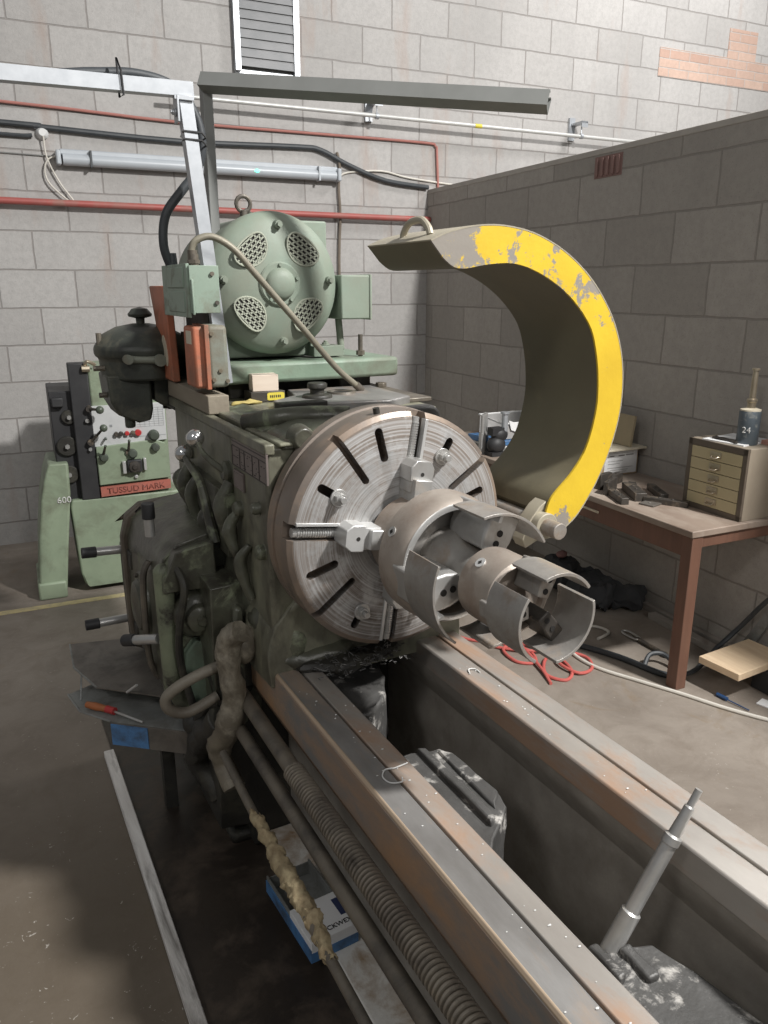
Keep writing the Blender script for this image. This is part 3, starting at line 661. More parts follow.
# --- starter box with domed lid
sx, sy = .548, 2.80
part('starter_box', MB().lathe([(0, 1.40), (.145, 1.40), (.148, 1.47), (.158, 1.477), (.162, 1.486), (.162, 1.508), (.154, 1.517), (.132, 1.548), (.085, 1.572), (.03, 1.583), (0, 1.583)], (sx, sy, 0), 'Z', 48)
     .prism([(-.125, -.06), (-.10, -.10), (-.02, -.11), (.02, -.07), (.02, .05), (-.10, .08)], 'Z', 1.28, 1.42).box((0, 0, 0), (.001, .001, .001)) if 0 else
     MB().lathe([(0, 1.40), (.145, 1.40), (.148, 1.47), (.158, 1.477), (.162, 1.486), (.162, 1.508), (.154, 1.517), (.132, 1.548), (.085, 1.572), (.03, 1.583), (0, 1.583)], (sx, sy, 0), 'Z', 48)
     .prism([(sx - .145, 1.42), (sx - .138, 1.33), (sx - .115, 1.285), (sx - .05, 1.255), (sx - .01, 1.262), (sx + .0, 1.30), (sx + .0, 1.42)], 'Y', sy - .10, sy + .08)
     .prism([(sx + .01, 1.42), (sx + .01, 1.325), (sx + .04, 1.305), (sx + .14, 1.31), (sx + .16, 1.33), (sx + .16, 1.42)], 'Y', sy - .09, sy + .09)
     .cyl((sx - .075, sy - .06, 1.235), (sx - .075, sy - .06, 1.29), .02, seg=6), 'starter', L, .008, smooth=40, label='dark starter box with a domed round lid')
st = L.children[-1] if L.children else L
st = [o for o in bpy.data.objects if o.name.startswith('starter_box')][0]
part('lid_knob', MB().lathe([(.014, 1.578), (.015, 1.60), (.038, 1.606), (.041, 1.614), (.026, 1.632), (0, 1.638)], (sx, sy, 0), 'Z', 24), 'starter', st)
part('lid_bar', MB().tube([(sx - .085, sy - .14, 1.475), (sx + .03, sy - .16, 1.47)], .013, 12, 0).cyl((sx - .08, sy - .14, 1.475), (sx - .08, sy - .165, 1.475), .016, seg=14).cyl((sx + .02, sy - .15, 1.47), (sx + .02, sy - .18, 1.47), .020, seg=16), 'greybox', st)
for p0, p1 in (((sx - .145, sy - .02, 1.50), (sx - .145, sy - .02, 1.555)), ((sx + .13, sy - .06, 1.50), (sx + .13, sy - .06, 1.555)), ((sx - .175, sy - .04, 1.44), (sx - .13, sy - .04, 1.44)), ((sx - .165, sy - .04, 1.35), (sx - .12, sy - .04, 1.35))):
    part('lid_lug', MB().cyl(p0, p1, .009, seg=8), 'shaft', st)
part('drip_valve', MB().cyl((sx + .075, sy - .02, 1.285), (sx + .075, sy - .02, 1.33), .009, seg=10).cyl((sx + .05, sy - .02, 1.295), (sx + .10, sy - .02, 1.295), .008, seg=8).cyl((sx + .04, sy - .02, 1.33), (sx + .075, sy - .02, 1.295), .006, seg=8), 'dark', st)
part('starter_bracket', MB().box((sx + .10, sy - .02, 1.33), (.64, sy + .10, 1.36)).box((sx + .08, sy, 1.0), (sx + .10, sy + .1, 1.36)) if 0 else MB().box((.60, 2.62, 1.30), (.74, 2.80, 1.345)), 'dark', L, .006)
# --- switch boxes over the timber
sb = part('switch_box', MB().box((.572, 2.20, 1.632), (.655, 2.44, 1.760)).box((.566, 2.21, 1.62), (.575, 2.50, 1.765)).tube([(.572, 2.262, 1.762), (.578, 2.198, 1.72), (.578, 2.196, 1.628)], .004, 8, 0), 'green_box', L, .004, label='pale green metal switch box at the top')
part('box_lid', MB().box((.562, 2.24, 1.70), (.572, 2.43, 1.757)).box((.564, 2.24, 1.632), (.572, 2.43, 1.692)), 'green_box', sb, .003)
part('screw', MB().cyl((.635, 2.199, 1.738), (.635, 2.194, 1.738), .006, seg=12).cyl((.645, 2.199, 1.66), (.645, 2.194, 1.66), .006, seg=12), 'shaft', sb)
part('gland', MB().cyl((.592, 2.22, 1.755), (.592, 2.22, 1.79), .014, seg=14).cyl((.592, 2.22, 1.765), (.592, 2.22, 1.775), .018, seg=6), 'shaft', sb)
ob = part('isolator_box', MB().box((.612, 2.205, 1.422), (.672, 2.32, 1.598)), 'greybox', L, .012, 3, label='isolator with orange front and grey-green side')
part('front_cover', MB().box((.575, 2.215, 1.42), (.613, 2.325, 1.595)), 'orange', ob, .008, label='faded orange cover')
part('cover_flange', MB().box((.604, 2.205, 1.418), (.618, 2.208, 1.60)).box((.604, 2.2, 1.418), (.616, 2.33, 1.60)), 'orange', ob, .002)
part('screw', MB().cyl((.625, 2.206, 1.575), (.625, 2.200, 1.575), .006, seg=12).cyl((.645, 2.206, 1.47), (.645, 2.200, 1.47), .006, seg=12).cyl((.625, 2.206, 1.445), (.625, 2.200, 1.445), .006, seg=12).cyl((.665, 2.206, 1.44), (.665, 2.2, 1.44), .006, seg=12), 'brass', ob)
part('rating_label', MB().box((.5735, 2.235, 1.545), (.5755, 2.29, 1.582)), 'label', ob)
op = part('cover_plate', MB().prism([(2.55, 1.405), (2.66, 1.405), (2.81, 1.707), (2.59, 1.707)], 'X', .588, .612), 'orange', L, .004, label='leaning faded orange plate with an oval label')
lb = MB(); ring = [(2.63 + .030 * math.cos(t) + .015 * math.sin(t), 1.50 + .050 * math.sin(t)) for t in [2 * PI * k / 20 for k in range(20)]]
lb.prism(ring, 'X', .5855, .5885); part('oval_label', lb, 'label', op)
part('mounting_panel', MB().box((.655, 2.335, 1.36), (.665, 2.60, 1.76)), 'dark', L, .002)
# --- levers on the left face
def lever(pts, rb, ball, rr=.012):
    rb = .026
    lv = part('lever', MB().tube(pts, rr, 10, 6, rr=lambda t: rr * (.75 + .6 * t)), 'oily', L)
    part('lever_ball', MB().sph(ball, rb, seg=20), 'chrome', lv, label='polished steel ball')
lever([(.54, 2.134, 1.294), (.545, 2.08, 1.262), (.565, 2.04, 1.235), (.59, 2.02, 1.215)], .022, (.54, 2.134, 1.294), .008)
lever([(.54, 2.29, 1.222), (.54, 2.22, 1.20), (.545, 2.14, 1.17), (.55, 2.11, 1.12), (.555, 2.09, 1.06), (.56, 2.06, 1.0)], .022, (.54, 2.285, 1.222), .012)
lp = MB()
for (x, y, z0_, z1_, r_) in ((.565, 2.34, 1.02, 1.18, .022), (.56, 2.24, 1.0, 1.16, .02), (.585, 2.0, 1.0, 1.19, .026), (.58, 1.93, .98, 1.12, .02), (.57, 2.43, 1.04, 1.14, .02), (.575, 2.16, .97, 1.08, .024), (.585, 1.86, .90, 1.05, .018)):
    lp.tube([(x + .01, y, z1_), (x - .015, y + .01, (z0_ + z1_) / 2 + .02), (x + .005, y - .01, z0_)], r_, 12, 6, rr=lambda t, r_=r_: r_ * (1 - .45 * abs(2 * t - 1)))
lp.box((.575, 1.98, .98), (.605, 2.45, 1.16)); lp.rough(.004, 30)
part('lever_linkage', lp, 'oily', L, .004, smooth=60)
for (y, z, r_) in ((2.02, 1.215, .03), (2.06, 1.01, .028), (1.93, 1.13, .022), (1.78, 1.17, .016), (1.76, 1.06, .02), (2.42, 1.2, .025)):
    part('lever_boss', MB().lathe([(0, -.02), (r_ * .7, -.02), (r_, -.012), (r_, .0), (r_ * 1.15, .004)], (.598, y, z), 'X', 24), 'oily', L)
# --- Norton gearbox low on the left
gb = MB().prism([(.41, .50), (.395, .56), (.395, .90), (.415, .965), (.46, 1.005), (.58, 1.03), (.62, 1.03), (.62, .485), (.44, .485)], 'Y', 2.09, 2.56)
gb.box((.50, 1.93, .50), (.63, 2.12, .92)).prism([(.40, .88), (.40, .92), (.44, .99), (.55, 1.01), (.55, .88)], 'Y', 2.04, 2.10).rough(.006, 9, 3, 5).rough(.003, 40)
G = part('feed_gearbox', gb, 'oily', L, .02, 3, smooth=50, label='grease covered gearbox low on the left side')
part('end_plate', MB().prism([(.385, .50), (.378, .60), (.378, .90), (.40, .975), (.45, 1.01), (.58, 1.02), (.58, .485), (.42, .485)], 'Y', 2.555, 2.60).rough(.003, 30, 1), mat('brown_grime', (.15, .125, .095), (.07, .055, .042), .5, dirt=(.20, .21, .15), dt=.62, dscale=9, bs=.5), G, .008, label='brown end plate')
part('gearbox_cover', MB().lathe([(0, -.034), (.05, -.033), (.075, -.026), (.085, -.012), (.105, -.010), (.11, 0)], (.396, 2.34, .74), 'X', 36), 'oily', G)
for k in range(6):
    a = k * PI / 3 + .3; part('cover_bolt', MB().cyl((.388, 2.34 + .096 * math.cos(a), .74 + .096 * math.sin(a)), (.377, 2.34 + .096 * math.cos(a), .74 + .096 * math.sin(a)), .008, seg=6), 'shaft', G)
part('corner_column', MB().cyl((.415, 2.085, .56), (.41, 2.085, .93), .030, .027, seg=24).sph((.41, 2.085, .93), .027).rough(.003, 30), mat('worn_green', (.21, .235, .155), (.12, .13, .09), .5, dirt=(.04, .036, .028), dt=.55, dscale=9, sharp=.06, bs=.4), G, smooth=60)
part('front_boss', MB().lathe([(0, 2.0), (.030, 2.0), (.038, 2.006), (.040, 2.03), (.060, 2.035), (.066, 2.045), (.068, 2.095)], (.49, 0, .80), seg=32).cyl((.49, 1.985, .80), (.49, 2.0, .80), .014, seg=6).rough(.003, 30), 'oily', G, smooth=45)
part('inspection_panel', MB().prism([(.455, .50), (.44, .58), (.45, .68), (.48, .715), (.52, .70), (.535, .62), (.53, .52), (.50, .475)], 'Y', 2.055, 2.092).rough(.002, 30), 'green', G, .006, label='green oval cover with worn paint')
part('front_rib', MB().prism([(.545, .50), (.540, .70), (.555, .86), (.58, .86), (.575, .50)], 'Y', 1.90, 1.96).rough(.004, 25), 'oily', G, .01)
part('oil_pipe', MB().tube([(.395, 2.20, .93), (.375, 2.20, .88), (.372, 2.21, .72), (.378, 2.22, .60), (.40, 2.22, .54)], .010, 10, 6), 'shaft', G)
part('oil_pipe', MB().tube([(.44, 2.05, .95), (.45, 2.01, .90), (.43, 2.02, .78), (.43, 2.04, .66), (.46, 2.04, .50)], .011, 10, 6), 'dark', G)
for (p0, p1, m1) in (((.41, 2.22, 1.0), (.41, 2.22, 1.055), 'Z'), ((.40, 2.62, .84), (.30, 2.62, .845), 'X'), ((.40, 2.66, .57), (.29, 2.66, .57), 'X'), ((.39, 2.12, .715), (.335, 2.20, .69), 'X')):
    p0 = Vector(p0); p1 = Vector(p1); d = (p1 - p0).normalized()
    s_ = part('gearbox_lever', MB().cyl(p0, p1, .015, seg=16), 'steel', G)
    part('lever_tip', MB().cyl(p1 - d * .002, p1 + d * .045, .019, .0185, seg=18), 'black', G, .002, label='black rubber tip')
part('lever_arm', MB().prism([(2.60, .86), (2.66, .86), (2.67, .70), (2.65, .52), (2.61, .50), (2.59, .55), (2.61, .70)], 'X', .385, .405).box((.39, 2.5, .55), (.42, 2.66, .60)).box((.39, 2.5, .80), (.42, 2.66, .86)), 'dark', G, .006)
# --- lower casting with the swan-neck bracket and loop handle
br = MB()
br.tube([(.54, 1.80, .835), (.515, 1.835, .80), (.512, 1.836, .73), (.52, 1.836, .63), (.51, 1.85, .55), (.495, 1.90, .47), (.50, 1.92, .39), (.515, 1.86, .33)], .034, 16, 7, rr=lambda t: .030 + .016 * math.sin(t * PI) ** 2 * (.5 + .5 * math.cos(t * 9)))
br.sph((.56, 1.85, .775), .038, (1.1, .8, 1.5)); br.rough(.008, 20); br.rough(.004, 50)
part('shaft_bracket', br, mat('bracket_grime', (.20, .175, .13), (.09, .075, .058), .5, dirt=(.42, .38, .30), dt=.60, dscale=9, bs=.8, bscale=40), L, smooth=60)
part('loop_handle', MB().tube([(.53, 1.90, .705), (.45, 1.90, .689), (.388, 1.91, .660), (.357, 1.92, .628), (.366, 1.92, .592), (.415, 1.92, .572), (.50, 1.92, .600)], .0155, 12, 6), mat('loop_grime', (.24, .215, .17), (.14, .12, .095), .5, bs=.6), L, smooth=60)
ap = MB().box((.50, 1.98, .10), (.64, 2.5, .50)).tube([(.49, 1.88, .55), (.47, 1.99, .44), (.48, 2.12, .30), (.52, 2.05, .18)], .038, 12, 6).tube([(.54, 1.90, .60), (.50, 2.02, .52), (.48, 2.10, .42)], .03, 12, 6).sph((.50, 2.10, .42), .06).sph((.56, 1.98, .62), .07, (1, 1, 1.4)).box((.54, 1.9, .62), (.64, 2.1, .80)); ap.rough(.012, 16, 2, 8)
part('lower_casting', ap, 'dark', L, .02, smooth=60)
# --- screws and shafts along the bed
def line(p, q_, y): t = (y - p[1]) / (q_[1] - p[1]); return [p[i] + (q_[i] - p[i]) * t for i in range(3)]
part('feed_shaft', MB().cyl((.555, 1.84, .650), (.555, -.6, .650), .0185, seg=24) if 0 else MB().cyl((.556, 1.88, .612), (.558, 1.495, .598), .0205, seg=28), 'shaft', L)
ls = MB(); y = 1.50
N = 24
prof = []
k = 0
while y - k * .0115 > -.6:
    yy = y - k * .0115; prof += [(.0205, yy), (.0268, yy - .002), (.0268, yy - .0065), (.0205, yy - .0085)]; k += 1
ls.lathe([(0, y)] + prof + [(0, y - k * .0115)], (.56, 0, .592), seg=N)
part('lead_screw', ls, 'scr', L, smooth=25, label='coarse threaded leadscrew')
part('feed_shaft', MB().cyl((.53, 1.84, .535), (.53, -.6, .518), .0175, seg=24), 'shaft', L, label='smooth dark shaft below the leadscrew')
sf = MB().tube([(.462, 1.76, .52), (.462, 1.5, .495), (.462, 1.2, .475), (.462, .9, .465), (.462, .5, .46), (.462, -.3, .46)], .011, 12, 3)
part('control_rod', sf, 'shaft', L, label='thin rod caked with swarf')
sw = MB(); random.seed(5)
sw.tube([(.462, 1.52, .500), (.464, 1.35, .487), (.466, 1.2, .478), (.464, 1.07, .470)], .018, 20, 26, rr=lambda t: .011 + .008 * math.sin(t * PI)); sw.rough(.009, 40); sw.rough(.005, 110); sw.rough(.003, 260)
o = part('swarf_crust', sw, 'swarf', L, smooth=60)
# --- guard: thick curved casting swung back on its rod
GO = [(0.895, 1.795), (0.942, 1.814), (1.019, 1.829), (1.099, 1.829), (1.184, 1.812), (1.276, 1.770), (1.359, 1.706), (1.427, 1.620), (1.467, 1.520), (1.475, 1.41), (1.452, 1.305), (1.410, 1.212), (1.358, 1.138), (1.318, 1.106), (1.290, 1.092)]
GI = [(1.250, 1.150), (1.258, 1.178), (1.278, 1.203), (1.327, 1.247), (1.37, 1.309), (1.394, 1.401), (1.393, 1.476), (1.379, 1.548), (1.354, 1.609), (1.301, 1.666), (1.242, 1.707), (1.175, 1.738), (1.111, 1.753), (1.042, 1.750), (0.985, 1.741), (0.952, 1.744), (0.925, 1.762)]
def cr(P, n=5):
    Q = []
    for i in range(len(P) - 1):
        p0 = P[max(i - 1, 0)]; p1 = P[i]; p2 = P[i + 1]; p3 = P[min(i + 2, len(P) - 1)]
        for k in range(n):
            t = k / n; Q.append(tuple(.5 * (2 * p1[j] + (p2[j] - p0[j]) * t + (2 * p0[j] - 5 * p1[j] + 4 * p2[j] - p3[j]) * t * t + (3 * p1[j] - p0[j] - 3 * p2[j] + p3[j]) * t ** 3) for j in (0, 1)))
    return Q + [P[-1]]
go_, gi_ = resample(cr(GO), 90), resample(cr(GI)[::-1], 90)
gc = (1.12, 1.46, 1.45)
gu = part('chuck_guard', MB().band(go_, gi_, 1.464, 1.75), 'guard', L, smooth=30, org=gc, label='big crescent shaped guard swung up behind the faceplate')
part('front_face', MB().band(go_, gi_, 1.458, 1.4645), 'yellow', gu, org=gc, label='chipped yellow painted front face')
part('outer_skin', MB().band([(x + .003 * (x - 1.12) / .36, z + .003 * (z - 1.45) / .36) for x, z in go_], go_, 1.4575, 1.752), 'guardout', gu, org=gc)
part('lifting_handle', MB().tube([(.93, 1.64, 1.805), (.93, 1.637, 1.822), (.93, 1.61, 1.842), (.93, 1.56, 1.845), (.93, 1.53, 1.828), (.93, 1.52, 1.812)], .008, 10, 6), 'guardout', gu)
part('guard_rod', MB().cyl((1.245, 1.395, 1.118), (1.245, 2.0, 1.118), .0215, seg=32), 'jawsteel', L, .002, label='steel pivot rod of the guard')
part('guard_lug', MB().prism([(1.295, 1.10), (1.262, 1.085), (1.200, 1.060), (1.188, 1.085), (1.212, 1.135), (1.238, 1.165), (1.262, 1.18), (1.30, 1.15)], 'Y', 1.470, 1.515), 'guardout', L, .002)
part('rod_collar', MB().cyl((1.245, 1.445, 1.118), (1.245, 1.475, 1.118), .034, seg=32), 'guardout', L, .002)

# ================================================================ work held on the faceplate
K = thing('three_jaw_chuck', 'rust-tinted chuck with wide curved soft jaws, gripped by the faceplate jaws', 'chuck', (SX, 1.40, SZ))
part('body', MB().lathe([(0, 1.566), (.10, 1.566), (.10, 1.44), (.141, 1.44), (.148, 1.433), (.149, 1.40), (.147, 1.375), (.142, 1.355), (.134, 1.345), (.124, 1.345), (.120, 1.352), (.118, 1.382), (.06, 1.385), (.055, 1.40), (0, 1.40)], (SX, 0, SZ), seg=96), 'tan', K, smooth=28)
part('rim_land', MB().lathe([(.1365, 1.3445), (.133, 1.3425), (.123, 1.3425), (.1195, 1.3475)], (SX, 0, SZ), seg=96), 'steel', K)
part('body_face', MB().lathe([(.119, 1.381), (.055, 1.3835)], (SX, 0, SZ), seg=72), 'jawsteel', K)
def radial(mb, a):
    bmesh.ops.transform(mb.bm, matrix=Matrix.Translation((SX, 0, SZ)) @ Matrix.Rotation(-a, 4, 'Y'), verts=mb.bm.verts[:]); return mb
for a in (rad(150), rad(30), rad(-90)):
    c = radial(MB().cyl((.147, 1.405, 0), (.151, 1.405, 0), .012, seg=24), a); part('key_socket', c, 'steel', K)
    c = radial(MB().cyl((.148, 1.405, 0), (.1517, 1.405, 0), .006, seg=4), a); part('socket_hole', c, 'hole', K)
def arc_jaw(a0, a1, R0, R1, y0, y1, mats='jawsteel', seg=26):
    return MB().lathe([(R0, y0), (R1, y0), (R1, y1), (R0, y1)], (SX, 0, SZ), seg=seg, a0=a0, a1=a1, closed_prof=True)
for a0, a1, ac in ((rad(28), rad(102), rad(66)), (rad(156), rad(232), rad(190)), (rad(-92), rad(-18), rad(-55))):
    j = part('soft_jaw', arc_jaw(a0, a1, .1425, .148, 1.205, 1.318), 'jawsteel', K, .0006)
    part('jaw_block', radial(MB().prism([(.055, -.030), (.055, .030), (.085, .038), (.143, .040), (.143, -.040), (.085, -.038)], 'Y', 1.245, 1.375), ac), 'steel', j, .006, 3)
    part('jaw_web', radial(MB().box((.12, 1.215, .032), (.1425, 1.262, .040)), ac), 'steelw', j, .001)
    for rr_ in (.075, .098):
        part('bolt_hole', radial(MB().cyl((rr_, 1.2435, 0), (rr_, 1.25, 0), .0075, seg=18), ac), 'hole', j)
part('adaptor_neck', MB().lathe([(.075, 1.385), (.07, 1.34), (.055, 1.31), (.048, 1.27), (.052, 1.238), (.062, 1.229)], (SX, 0, SZ), seg=56), 'jawsteel', K)

K.location += Vector((.006, -.012, -.005))
K2 = thing('small_chuck', 'smaller three-jaw chuck on the end, its ring shaped jaws opening towards the camera', 'chuck', (SX, 1.15, SZ))
part('body', MB().lathe([(0, 1.228), (.068, 1.228), (.076, 1.222), (.078, 1.21), (.078, 1.135), (.076, 1.124), (.068, 1.118), (.064, 1.122), (.062, 1.135), (.03, 1.137), (.028, 1.16), (0, 1.16)], (SX, 0, SZ), seg=80), 'tan', K2, smooth=28)
for a in (rad(128), rad(8), rad(-112)):
    part('key_socket', radial(MB().cyl((.076, 1.185, 0), (.0805, 1.185, 0), .0115, seg=24), a), 'steelw', K2)
    part('socket_hole', radial(MB().cyl((.077, 1.185, 0), (.0811, 1.185, 0), .0052, seg=4), a), 'hole', K2)
for a0, a1, ac in ((rad(35), rad(112), rad(68)), (rad(142), rad(238), rad(185)), (rad(-88), rad(14), rad(-52))):
    j = part('soft_jaw', arc_jaw(a0, a1, .084, .0905, 1.005, 1.105), 'jawsteel', K2, .0006)
    part('jaw_block', radial(MB().prism([(.022, -.014), (.022, .014), (.06, .017), (.0845, .017), (.0845, -.017), (.06, -.017)], 'Y', 1.06, 1.135), ac), 'gunmetal' if ac < 0 else 'jawsteel', j, .003, 2)
    for rr_ in (.036, .060):
        part('bolt_hole', radial(MB().cyl((rr_, 1.0585, 0), (rr_, 1.066, 0), .006, seg=18), ac), 'hole', j)

K2.location += Vector((.003, -.014, -.006))

# ================================================================ loose things on the lathe
solo('steel_bar', MB().lathe([(0, 0), (.0175, 0), (.0175, .085), (.0135, .088), (.0135, .225), (.0155, .228), (.0155, .242), (.011, .245), (.009, .30), (.0065, .303), (.0065, .335), (0, .335)], (0, 0, 0), 'Z', 24), 'steel',
     'stepped steel bar leaning up out of the lathe bed at bottom right', 'bar', (0, 0, 0))
o = bpy.data.objects['steel_bar']; a = Vector((.862, .768, .575)); b_ = Vector((1.008, .742, .868))
o.matrix_world = Matrix.Translation(a) @ Vector((0, 0, 1)).rotation_difference(b_ - a).to_matrix().to_4x4()
solo('timber_block', MB().box((.60, 2.195, 1.346), (.663, 2.69, 1.400)), 'timber', 'weathered timber batten under the orange isolator box', 'timber', (.63, 2.4, 1.346), bevel=.003)
t = thing('small_box', 'small dark box with a yellow label under the pale wood block', 'box', (.83, 2.33, 1.352))
part('body', MB().box((.772, 2.32, 1.353), (.885, 2.39, 1.386)), 'gunmetal', t, .002)
part('yellow_label', MB().prism([(.825, 1.3605), (.831, 1.358), (.876, 1.358), (.882, 1.3605), (.882, 1.379), (.876, 1.382), (.831, 1.382), (.825, 1.379)], 'Y', 2.3185, 2.321), 'ywall', t)
lm = MB()
for x in (.834, .840, .846, .853, .860, .866): lm.box((x, 2.3178, 1.366), (x + .0035, 2.319, 1.374))
part('label_print', lm, 'ink', t)
solo('wood_block', MB().box((.785, 2.325, 1.3865), (.868, 2.385, 1.438), Matrix.Rotation(-.12, 4, 'Z')), 'block', 'small pale offcut of wood standing on the dark box on the headstock', 'wood block', (.83, 2.33, 1.383), bevel=.0015)
rg = MB().sph((.752, 2.31, 1.357), .05, (1, .55, .16), 20); rg.rough(.009, 40)
solo('yellow_rag', rg, 'ragy', 'crumpled yellow rag lying beside the small dark box', 'rag', (.752, 2.31, 1.35))
t = thing('flexible_conduit', 'tan flexible conduit arching from the green switch box down past the motor', 'conduit', (.592, 2.22, 1.78))
fc = [(.590, 2.22, 1.775), (.588, 2.22, 1.80), (.602, 2.215, 1.826), (.645, 2.21, 1.836), (.70, 2.20, 1.806), (.757, 2.20, 1.745), (.83, 2.21, 1.668), (.905, 2.22, 1.590), (.975, 2.24, 1.518), (1.05, 2.26, 1.445), (1.13, 2.28, 1.385)]
part('hose', MB().tube(fc, .0098, 12, 8), 'tanhose', t)
part('ferrule', MB().cyl((.590, 2.22, 1.768), (.590, 2.22, 1.80), .0135, seg=14).cyl((1.115, 2.277, 1.397), (1.14, 2.283, 1.376), .0125, seg=14), 'shaft', t)
t = thing('black_hose', 'thick black cable curving up from the switch boxes to the galvanised beam', 'cable', (.579, 2.42, 1.757))
part('cable', MB().tube([(.585, 2.44, 1.75), (.562, 2.43, 1.82), (.572, 2.42, 1.905), (.625, 2.42, 1.975), (.672, 2.42, 2.03), (.690, 2.41, 2.10), (.675, 2.41, 2.18), (.62, 2.41, 2.245), (.52, 2.41, 2.266), (.40, 2.405, 2.255), (.2, 2.395, 2.23), (-.4, 2.39, 2.21)], .0135, 12, 7), 'hose', t)
part('cable_gland', MB().cyl((.585, 2.44, 1.735), (.583, 2.44, 1.80), .019, .016, seg=16), 'hose', t)
t = thing('galvanised_frame', 'bright galvanised channel post with a beam running off to the left', 'support frame', (.70, 2.32, 1.49))
def channel(mb, p, q_, w_, n, th=.0025):
    """lipped strut channel from p to q, width w, open side facing n"""
    p = Vector(p); q_ = Vector(q_); d = (q_ - p).normalized(); n = Vector(n); n = (n - d * n.dot(d)).normalized(); s_ = d.cross(n)
    h = w_ / 2
    prof = [(-h, -h), (h, -h), (h, h), (h - .01, h), (h - .01, h - th), (h - th, h - th), (h - th, -h + th), (-h + th, -h + th), (-h + th, h - th), (-h + .01, h - th), (-h + .01, h), (-h, h)]
    A = [mb.bm.verts.new(p + s_ * a + n * b) for a, b in prof]; B = [mb.bm.verts.new(q_ + s_ * a + n * b) for a, b in prof]
    f = [mb.bm.faces.new(A), mb.bm.faces.new(B[::-1])]
    for k in range(len(prof)): mb.bm.faces.new((A[k], B[k], B[(k + 1) % 12], A[(k + 1) % 12]))
    for x in f: x.normal_update()
    bmesh.ops.triangulate(mb.bm, faces=f); return mb
part('post', channel(MB(), (.692, 2.32, 1.42), (.628, 2.345, 2.214), .037, (.0, 1, 0)), 'galv', t)
part('beam', channel(MB(), (.652, 2.345, 2.226), (-1.0, 2.345, 2.19), .037, (0, 1, 0)), 'galv', t)
part('corner_bracket', MB().box((.595, 2.318, 2.195), (.65, 2.322, 2.207)).box((.601, 2.316, 2.14), (.607, 2.36, 2.206)).bolt((.60, 2.335, 2.165), (-1, 0, 0), .008), 'galv', t, .001)
for z in (2.118, 2.098): part('cable_tie', MB().tube([(.615, 2.322, z), (.665, 2.320, z - .001), (.70, 2.40, z), (.63, 2.41, z)], .0028, 6, 0, closed=True), 'black', t)
part('cable_tie', MB().tube([(.46, 2.322, 2.250), (.462, 2.322, 2.192), (.46, 2.37, 2.195), (.46, 2.37, 2.29)], .003, 6, 0, closed=True), 'black', t)
t = thing('lighting_arm', 'long dark grey channel arm reaching right above the motor from its own post', 'support arm', (.76, 2.58, 1.45))
part('post', MB().box((.745, 2.56, 1.475), (.776, 2.60, 2.30)), 'galvd', t, .003)
part('arm', channel(MB(), (.745, 2.56, 2.300), (1.45, 1.78, 2.172), .043, (.3, .3, 1)), 'galvd', t)
part('arm_end', MB().box((1.445, 1.765, 2.145), (1.475, 1.80, 2.192)), 'galvd', t, .002) if 0 else None
wi = MB().tube([(.705, 1.21, .744), (.673, 1.207, .744), (.652, 1.211, .744), (.636, 1.192, .744), (.640, 1.168, .744), (.661, 1.157, .746), (.668, 1.168, .747)], .0016, 6, 6)
solo('wire_scrap', wi, 'chalk', 'thin white curl of wire on the near bed way', 'wire', (.65, 1.19, .742))
solo('wire_scrap', MB().tube([(1.04, 1.47, .743), (1.05, 1.49, .745), (1.066, 1.485, .744), (1.068, 1.465, .743)], .0018, 6, 6), 'chalk', 'tiny white wire offcut on the far bed way', 'wire', (1.05, 1.48, .742))
chips = MB(); random.seed(31)
for k in range(70):
    x = random.choice((random.uniform(.608, .655), random.uniform(.668, .708), random.uniform(1.03, 1.08))); y = random.uniform(.35, 1.6) if x < .9 else random.uniform(.9, 1.6); r_ = random.uniform(.0008, .0022)
    chips.sph((x, y, .7415 + r_ * .4), r_, (1.6, 1, .5), 6)
solo('metal_chips', chips, 'chalk', 'tiny pale metal chips sprinkled over the bed ways', 'metal chips', (.65, 1.0, .7415), kind='stuff')
# swarf heap under the faceplate
sh = MB(); random.seed(11)
for k in range(230):
    x = random.uniform(.68, .95); y = random.uniform(1.60, 1.80); z = .745 + random.random() * .035
    a = random.random() * 6; l = random.uniform(.006, .018)
    sh.tube([(x, y, z), (x + l * math.cos(a), y + l * math.sin(a), z + random.uniform(-.004, .008)), (x + l * math.cos(a + 1), y + l * math.sin(a + 1.2), z)], .0012, 4, 2)
solo('metal_swarf', sh, 'castlit', 'heap of grey metal swarf under the faceplate on the bed', 'swarf', (.8, 1.7, .745), kind='stuff')
gm = MB().sph((.80, 1.73, .745), .13, (1.25, .7, .22), 24); gm.rough(.02, 18); gm.rough(.008, 60)
solo('grime_heap', gm, 'dark', 'black oily sludge caked under the faceplate', 'sludge', (.80, 1.72, .742), kind='stuff')

# ================================================================ floor on the operator's side
solo('edge_batten', MB().box((.262, -.6, 0), (.298, 2.72, .028)), 'batten', 'long whitewashed batten on the floor left of the lathe', 'batten', (.28, 1.0, 0), bevel=.003)
struct('trim_5', MB().box((.63, -.7, 0), (1.16, 1.98, .055)), 'plinth', bevel=.008)
t = thing('sheet_metal_tray', 'bent grey drip tray with a blue painted front beside the gearbox', 'tray', (.35, 2.25, 0))
part('upper_leaf', MB().prism([(.194, 2.75), (.184, 2.555), (.231, 2.377), (.46, 2.17), (.485, 2.19), (.485, 2.68)], 'Z', .468, .472), 'sheet', t)
part('lower_leaf', MB().prism([(.152, 2.508), (.173, 2.376), (.249, 2.268), (.485, 2.07), (.485, 2.50), (.275, 2.56)], 'Z', .398, .402), 'sheetlt', t)
Rt = Matrix.Rotation(math.atan2(2.044 - 2.268, .515 - .249), 4, 'Z')
part('front_lip', MB().box((.249, 2.264, .322), (.555, 2.270, .400), Rt, (.249, 2.267, .36)), 'sheet', t, .001)
